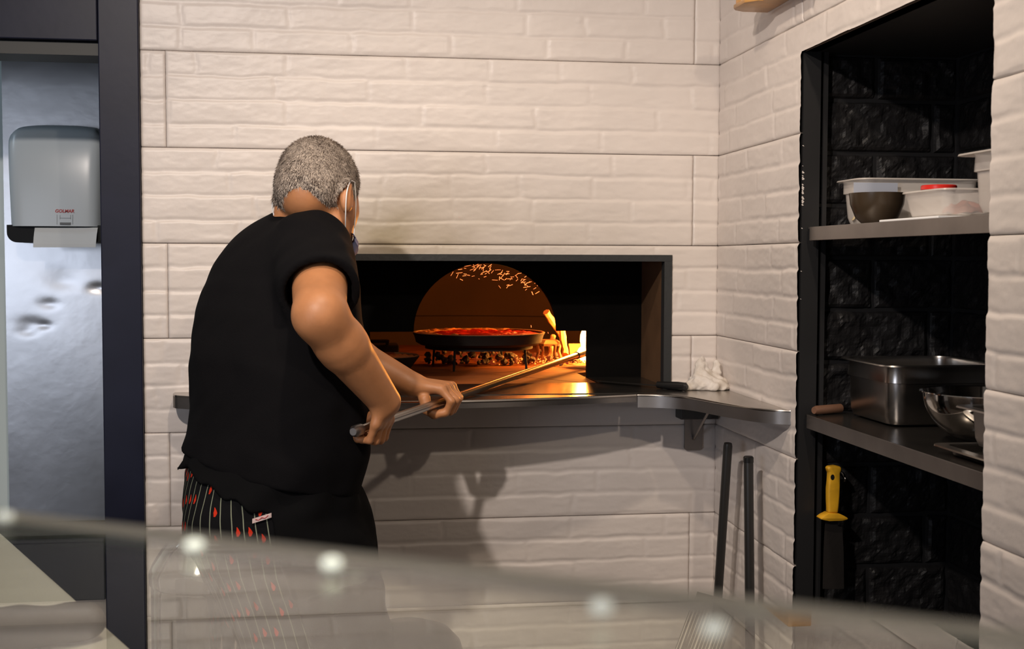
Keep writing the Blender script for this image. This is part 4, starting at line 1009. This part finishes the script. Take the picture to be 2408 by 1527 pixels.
def cook(p):
    nk = smin(rc(p, aty(715, 560, 2.83), aty(752, 478, 2.80), .072, .064), rc(p, aty(770, 560, 2.80), aty(785, 500, 2.79), .050, .050), .03)
    d = smin(head_d(p), nk, .03)
    d = smin(d, coreL.d(p), .03)
    ar = smin(rc(p, shR, elR, .064, .052), rc(p, elR, elR+(wrR-elR)*.35, .052, .053), .02)
    ar = smin(ar, rc(p, elR+(wrR-elR)*.30, wrR, .053, .034), .01)
    hd = smin(hand(p, CR, wrR, knR, 1), thumb(p, CR, [(.026, .030, .028), (.002, .026, .046), (-.020, .012, .042), (-.024, -.004, .030)]), .007)
    ar = smin(ar, hd, .016)
    al = smin(rc(p, shL, elL, .052, .044), rc(p, elL, wrL, .045, .030), .02)
    hd = smin(hand(p, CL, wrL, knL, -1), thumb(p, CL, [(-.028, .010, -.046), (-.020, -.014, -.052), (-.002, -.026, -.046), (.016, -.024, -.036)]), .007)
    al = smin(al, hd, .014)
    d = smin(d, ar, .012); d = smin(d, al, .012)
    lg = legs(p, -.014); d = smin(d, smin(lg, pantL.d(p)+.014, .04), .03)
    for a_ in ((-.02, 2.58), (.12, 2.86)): pass
    return d
hipR, knR_, anR = aty(585, 1235, 2.70), aty(690, 1560, 2.66), Vector((-.10, 2.62, .11))
hipL, knL_, anL = aty(740, 1235, 2.84), aty(822, 1540, 2.86), Vector((.02, 2.90, .11))
def legs(p, gr):
    r1 = smin(rc(p, hipR, knR_, .138+gr, .092+gr), rc(p, knR_, anR, .090+gr, .062+gr), .05)
    r2 = smin(rc(p, hipL, knL_, .130+gr, .088+gr), rc(p, knL_, anL, .088+gr, .062+gr), .05)
    return smin(r1, r2, .02)
man = thing('person', (-.13, 2.76, 0), 'man in a black T-shirt leaning to the oven and gripping a long peel handle', 'person')
V, Q = sdf_grid(cook, (-.46, 2.34, .08), (.40, 3.20, 1.74), .0038)
npmesh('body', V, Q, 'skin', man)
# eyes
for s in (-1, 1):
    bm = bmesh.new(); bmesh.ops.create_uvsphere(bm, u_segments=16, v_segments=10, radius=.0115); me = bpy.data.meshes.new('eye'); bm.to_mesh(me); bm.free()
    me.transform(Matrix.Translation(hp_(s*.031, .084, -.004))); link('eye', me, 'disp', man, True)
# short grey hair: cap plus bristles
def hair(p):
    d = head_d(p)-.0085+fold(p, 150, .0012)
    q = p-np.array(HC); f = q@np.array(hf); u = q@np.array(hu); r = q@np.array(hr_)
    line = np.interp(f, [-.11, -.06, -.02, .0, .02, .035, .06, .085, .11], [-.058, -.056, -.052, -.056, -.050, -.034, .030, .048, .055])
    line = line+.008*np.exp(-((r-.012)/.03)**2)-.020*np.exp(-((r+.06)/.03)**2)-.022*np.exp(-((r-.06)/.016)**2)+.0015*np.sin(r*420)+.001*np.sin(r*950+f*700)
    d = smax(d+.0085*np.clip(1-(u-line)/.026, 0, 1), line-u, .003)
    ear = el(p, hp_(.086, -.010, -.038), (.024, .027, .042), HR); ear2 = el(p, hp_(-.083, -.012, -.040), (.017, .024, .040), HR)
    return smax(smax(d, -ear, .004), -ear2, .004)
V, Q = sdf_grid(hair, (-.17, 2.64, 1.42), (.09, 2.94, 1.74), .0030)
ho = npmesh('hair', V, Q, 'hair', man)
me = ho.data; nv = len(me.vertices); co = np.empty(nv*3, np.float32); me.vertices.foreach_get('co', co); co = co.reshape(-1, 3)
no = np.empty(nv*3, np.float32); me.vertices.foreach_get('normal', no); no = no.reshape(-1, 3)
for nm, cnt, mt, ln in (('grey_strands', 15000, 'strand_grey', .011), ('brown_strands', 9000, 'strand_brown', .009)):
    sel = np.random.choice(nv, min(nv, cnt), replace=True); base = co[sel]; nr_ = no[sel]
    ok = np.einsum('ij,ij->i', base-np.array(HC), nr_) > .02
    if nm == 'brown_strands': ok &= np.random.rand(len(base)) < .35+1.3*np.clip(.5+2.2*(vnoise(base[:, 0]*38, base[:, 2]*38+base[:, 1]*20, 3)), 0, 1)
    base = base[ok]; nr_ = nr_[ok]
    flow = -np.array(hu)*.75+np.random.randn(len(base), 3)*.26; tn = flow-nr_*np.sum(flow*nr_, 1, keepdims=True)
    tip = base+nr_*np.random.uniform(.0012, .0050, (len(base), 1))+tn*ln*np.random.uniform(.6, 1.2, (len(base), 1))
    wd = np.cross(tip-base, nr_); wd /= np.linalg.norm(wd, axis=1, keepdims=True)+1e-9; base = base-nr_*.0005
    HV = np.stack([base-wd*.0006, base+wd*.0006, tip], 1).reshape(-1, 3); HQ = np.arange(len(HV)).reshape(-1, 3)
    st_ = npmesh(nm, HV, HQ, mt, man, smooth=False); st_['kind'] = 'stuff'
# T-shirt
hemA, hemB = aty(428, 1066, YB), aty(834, 1148, YB)
def shirt(p):
    d = shirtL.d(p)+fold(p, 26, .0035)+fold(p, 60, .0012, 1)
    hem = hemA.z+(hemB.z-hemA.z)*(p[:, 0]-hemA.x)/(hemB.x-hemA.x)
    slA, slB = shR+Vector((-.02, .02, .0)), shR+(elR-shR)*.66
    sl = smax(rc(p, slA, slB+(slB-slA)*.3, .090, .083), (p-np.array(slB))@np.array((slB-slA).normalized())-.0, .006)
    lA, lB = shL+Vector((0, 0, -.005)), shL+(elL-shL)*.5
    sl2 = smax(rc(p, lA, lB+(lB-lA)*.3, .068, .060), (p-np.array(lB))@np.array((lB-lA).normalized()), .006)
    d = smin(d, sl+fold(p, 55, .0025), .035); d = smin(d, sl2+fold(p, 55, .002), .03)
    d = smax(d, hem-p[:, 2], .006)
    # neck opening
    n0 = np.array(aty(738, 522, 2.82)); ax = np.array((aty(752, 478, 2.80)-aty(715, 560, 2.83)).normalized())
    d = smax(d, (p-n0)@ax-.012, .008) if False else d
    nk = rc(p, aty(722, 545, 2.83), aty(768, 440, 2.79), .071, .078)
    d = smax(d, -nk, .010)
    cut = smax(-rc(p, slB-(slB-slA)*.25, elR, .071, .060), -1e3+0*d, .001) if False else -rc(p, slB-(slB-slA)*.12, elR, .070, .058)
    return smax(d, cut, .004)
V, Q = sdf_grid(shirt, (-.46, 2.40, .84), (.20, 3.14, 1.56), .0045)
npmesh('t_shirt', V, Q, 'shirt', man)
# neckband of the shirt
# trousers with printed cloth
def trousers(p):
    d = smin(pantL.d(p), legs(p, 0), .05)+fold(p, 30, .003)+fold(p, 75, .001, 1)
    return smax(smax(d, p[:, 2]-.985, .006), .09-p[:, 2], .004)
V, Q = sdf_grid(trousers, (-.47, 2.46, .06), (.30, 3.10, 1.02), .0055)
to = npmesh('trousers', V, Q, 'pants', man)
uvl = to.data.uv_layers.new(name='cloth'); cx0 = np.interp(V[:, 2], [.1, .5, .75, .98], [-.06, -.06, -.12, -.14]); 
ang = np.arctan2(V[:, 1]-2.78, V[:, 0]-cx0); U_ = ang*.20+.35*(V[:, 2]-.9)*.12; li = np.empty(len(to.data.loops), np.int32); to.data.loops.foreach_get('vertex_index', li)
uv = np.stack([U_[li], V[:, 2][li]], -1).astype(np.float32); uvl.data.foreach_set('uv', uv.ravel())
# black apron wrapped round the front, gathered at the waist
b0, b1 = aty(440, 1096, YB), aty(652, 1178, YB); b2, b3 = aty(668, 1290, YB), aty(765, 1560, YB)
def apron(p):
    d = smin(pantL.d(p), legs(p, 0), .05)-.009+fold(p, 40, .004)
    x, z = p[:, 0], p[:, 2]; low = b0.z+(b1.z-b0.z)*(x-b0.x)/(b1.x-b0.x)+.006*np.sin(x*110)
    xs = np.interp(z, [b3.z, b2.z, b1.z, 1.1], [b3.x, b2.x, b1.x, b1.x])
    reg = smin(low-z, xs-x, .01)
    back = smax((2.74-p[:, 1])*-1, reg, .01)      # on the far side the apron also covers
    d = smax(d, np.where(p[:, 1] > 2.86, -1., reg), .006)
    ru = np.abs(z-1.0)
    d = smin(d, rc(p, aty(447, 1085, 2.73), aty(418, 1103, 2.73), .014, .003), .012)
    inner = smin(pantL.d(p), legs(p, 0), .05)+.006+fold(p, 40, .004)
    return smax(smax(smax(d, -inner, .002), z-1.03, .004), .46-z, .004)
V, Q = sdf_grid(apron, (-.47, 2.42, .44), (.32, 3.14, 1.05), .0045)
npmesh('apron', V, Q, 'apron', man)
# label patch on the trousers
pa, pb = aty(596, 1218, 2.585), aty(640, 1206, 2.575)
for nm, r_, m_, off in (('label_patch', .009, 'patch', 0), ):
    dd = (pb-pa); n_ = Vector((-.15, -1, 0)).normalized(); w_ = Vector((0, 0, 1))*.0095
    def surf(pt):      # push the corner onto the cloth
        q = Vector(pt)
        for k in range(60):
            dv = float(trousers(np.array([q]))[0])
            if dv > .007: q += Vector((0, 1, 0))*.002
            else: break
        return q
    gs = [[surf(pa+dd*(i/4)+w_*(j-.5)*1.0+Vector((0, -.1, 0))) for j in (0, 1)] for i in range(5)]
    vs = [v for r in gs for v in r]; B().add(vs, [(2*i, 2*i+1, 2*i+3, 2*i+2) for i in range(4)]).build(nm, m_, man)['label'] = 'small pale patch with red print on the back of the trousers'
    mid = [surf(pa+dd*(i/6)+Vector((0, -.1, 0)))+Vector((0, -.0008, 0)) for i in range(1, 6)]
    B().tube([q+Vector((0, 0, .0018*(-1)**i)) for i, q in enumerate(mid)], .0009, 4).build('red_print', 'disp_text', man)
# face mask pulled under the chin, with ear loops
n = 13; m_ = 9; vs = []; fs = []
for j in range(m_):
    v = j/(m_-1)
    for i in range(n):
        a = -1.45+2.9*i/(n-1)
        r = .070+.012*math.sin(v*PI); pl_ = .0018*(j % 2)
        vs.append(hp_((r+pl_)*math.sin(a)*.88, .048+(r+pl_)*math.cos(a)*.95, -.092-.056*v*(1-.35*abs(a)/1.45)))
for j in range(m_-1):
    for i in range(n-1): q = j*n+i; fs.append((q, q+1, q+n+1, q+n))
k0 = len(vs); vs += [tuple(Vector(v)+(Vector(hp_(0, .03, -.09))-Vector(v)).normalized()*.002) for v in vs[:k0]]; fs += [tuple(k0+i for i in f) for f in fs[:]]
mk = B().add(vs, fs).build('face_mask', 'mask', man, smooth=True)
for s in (1, -1):
    up_ = hp_(s*.092, -.018, -.006); 
    B().tube(bez([hp_(s*.086, .008, .006), up_, hp_(s*.097, -.034, -.044), hp_(s*.086, -.012, -.085), hp_(s*.052, .050, -.122)], 6), .0014, 6).build('ear_loop', 'strap', mk, smooth=True)
    B().tube(bez([hp_(s*.086, .008, .006), hp_(s*.080, .032, -.036), hp_(s*.060, .068, -.095)], 6), .0014, 6).build('ear_loop', 'strap', mk, smooth=True)
# shoes
for (a, yw) in ((anR, .6), (anL, .5)):
    def shoe(p, a=a, yw=yw):
        f = Vector((math.sin(yw), math.cos(yw), 0)); b_ = Vector((a.x, a.y, .045))
        d = smin(rc(p, b_-f*.05, b_+f*.13, .048, .040), rc(p, (a.x, a.y, .05), (a.x, a.y, .12), .05, .05), .03)
        return smax(d, .002-p[:, 2], .006)
    V, Q = sdf_grid(shoe, (a.x-.16, a.y-.16, -.01), (a.x+.22, a.y+.26, .19), .006); npmesh('shoe', V, Q, 'black_plastic', man)
# long oven peel
pe = thing('oven_peel', tuple(CR), 'long steel-handled oven peel reaching from the hands into the fire', 'peel')
s0 = CR-HA*.055
B().tube([s0, tipP-HA*.02], .0100, 14).build('handle', 'steel', pe, smooth=True)
B().tube([s0-HA*.012, s0-HA*.004, s0+HA*.02], [.008, .0125, .0125], 14).build('end_cap', 'steel_dull', pe, smooth=True)
hc = tipP+HA*.055; 
B().lathe([(.002, hc.z-.012), (.058, hc.z-.012), (.060, hc.z-.010), (.058, hc.z-.009), (.002, hc.z-.009)], (hc.x, hc.y), 40).build('blade', 'steel', pe)
B().tube([tipP-HA*.07, tipP+HA*.03], .0125, 12).build('socket', 'steel', pe, smooth=True)
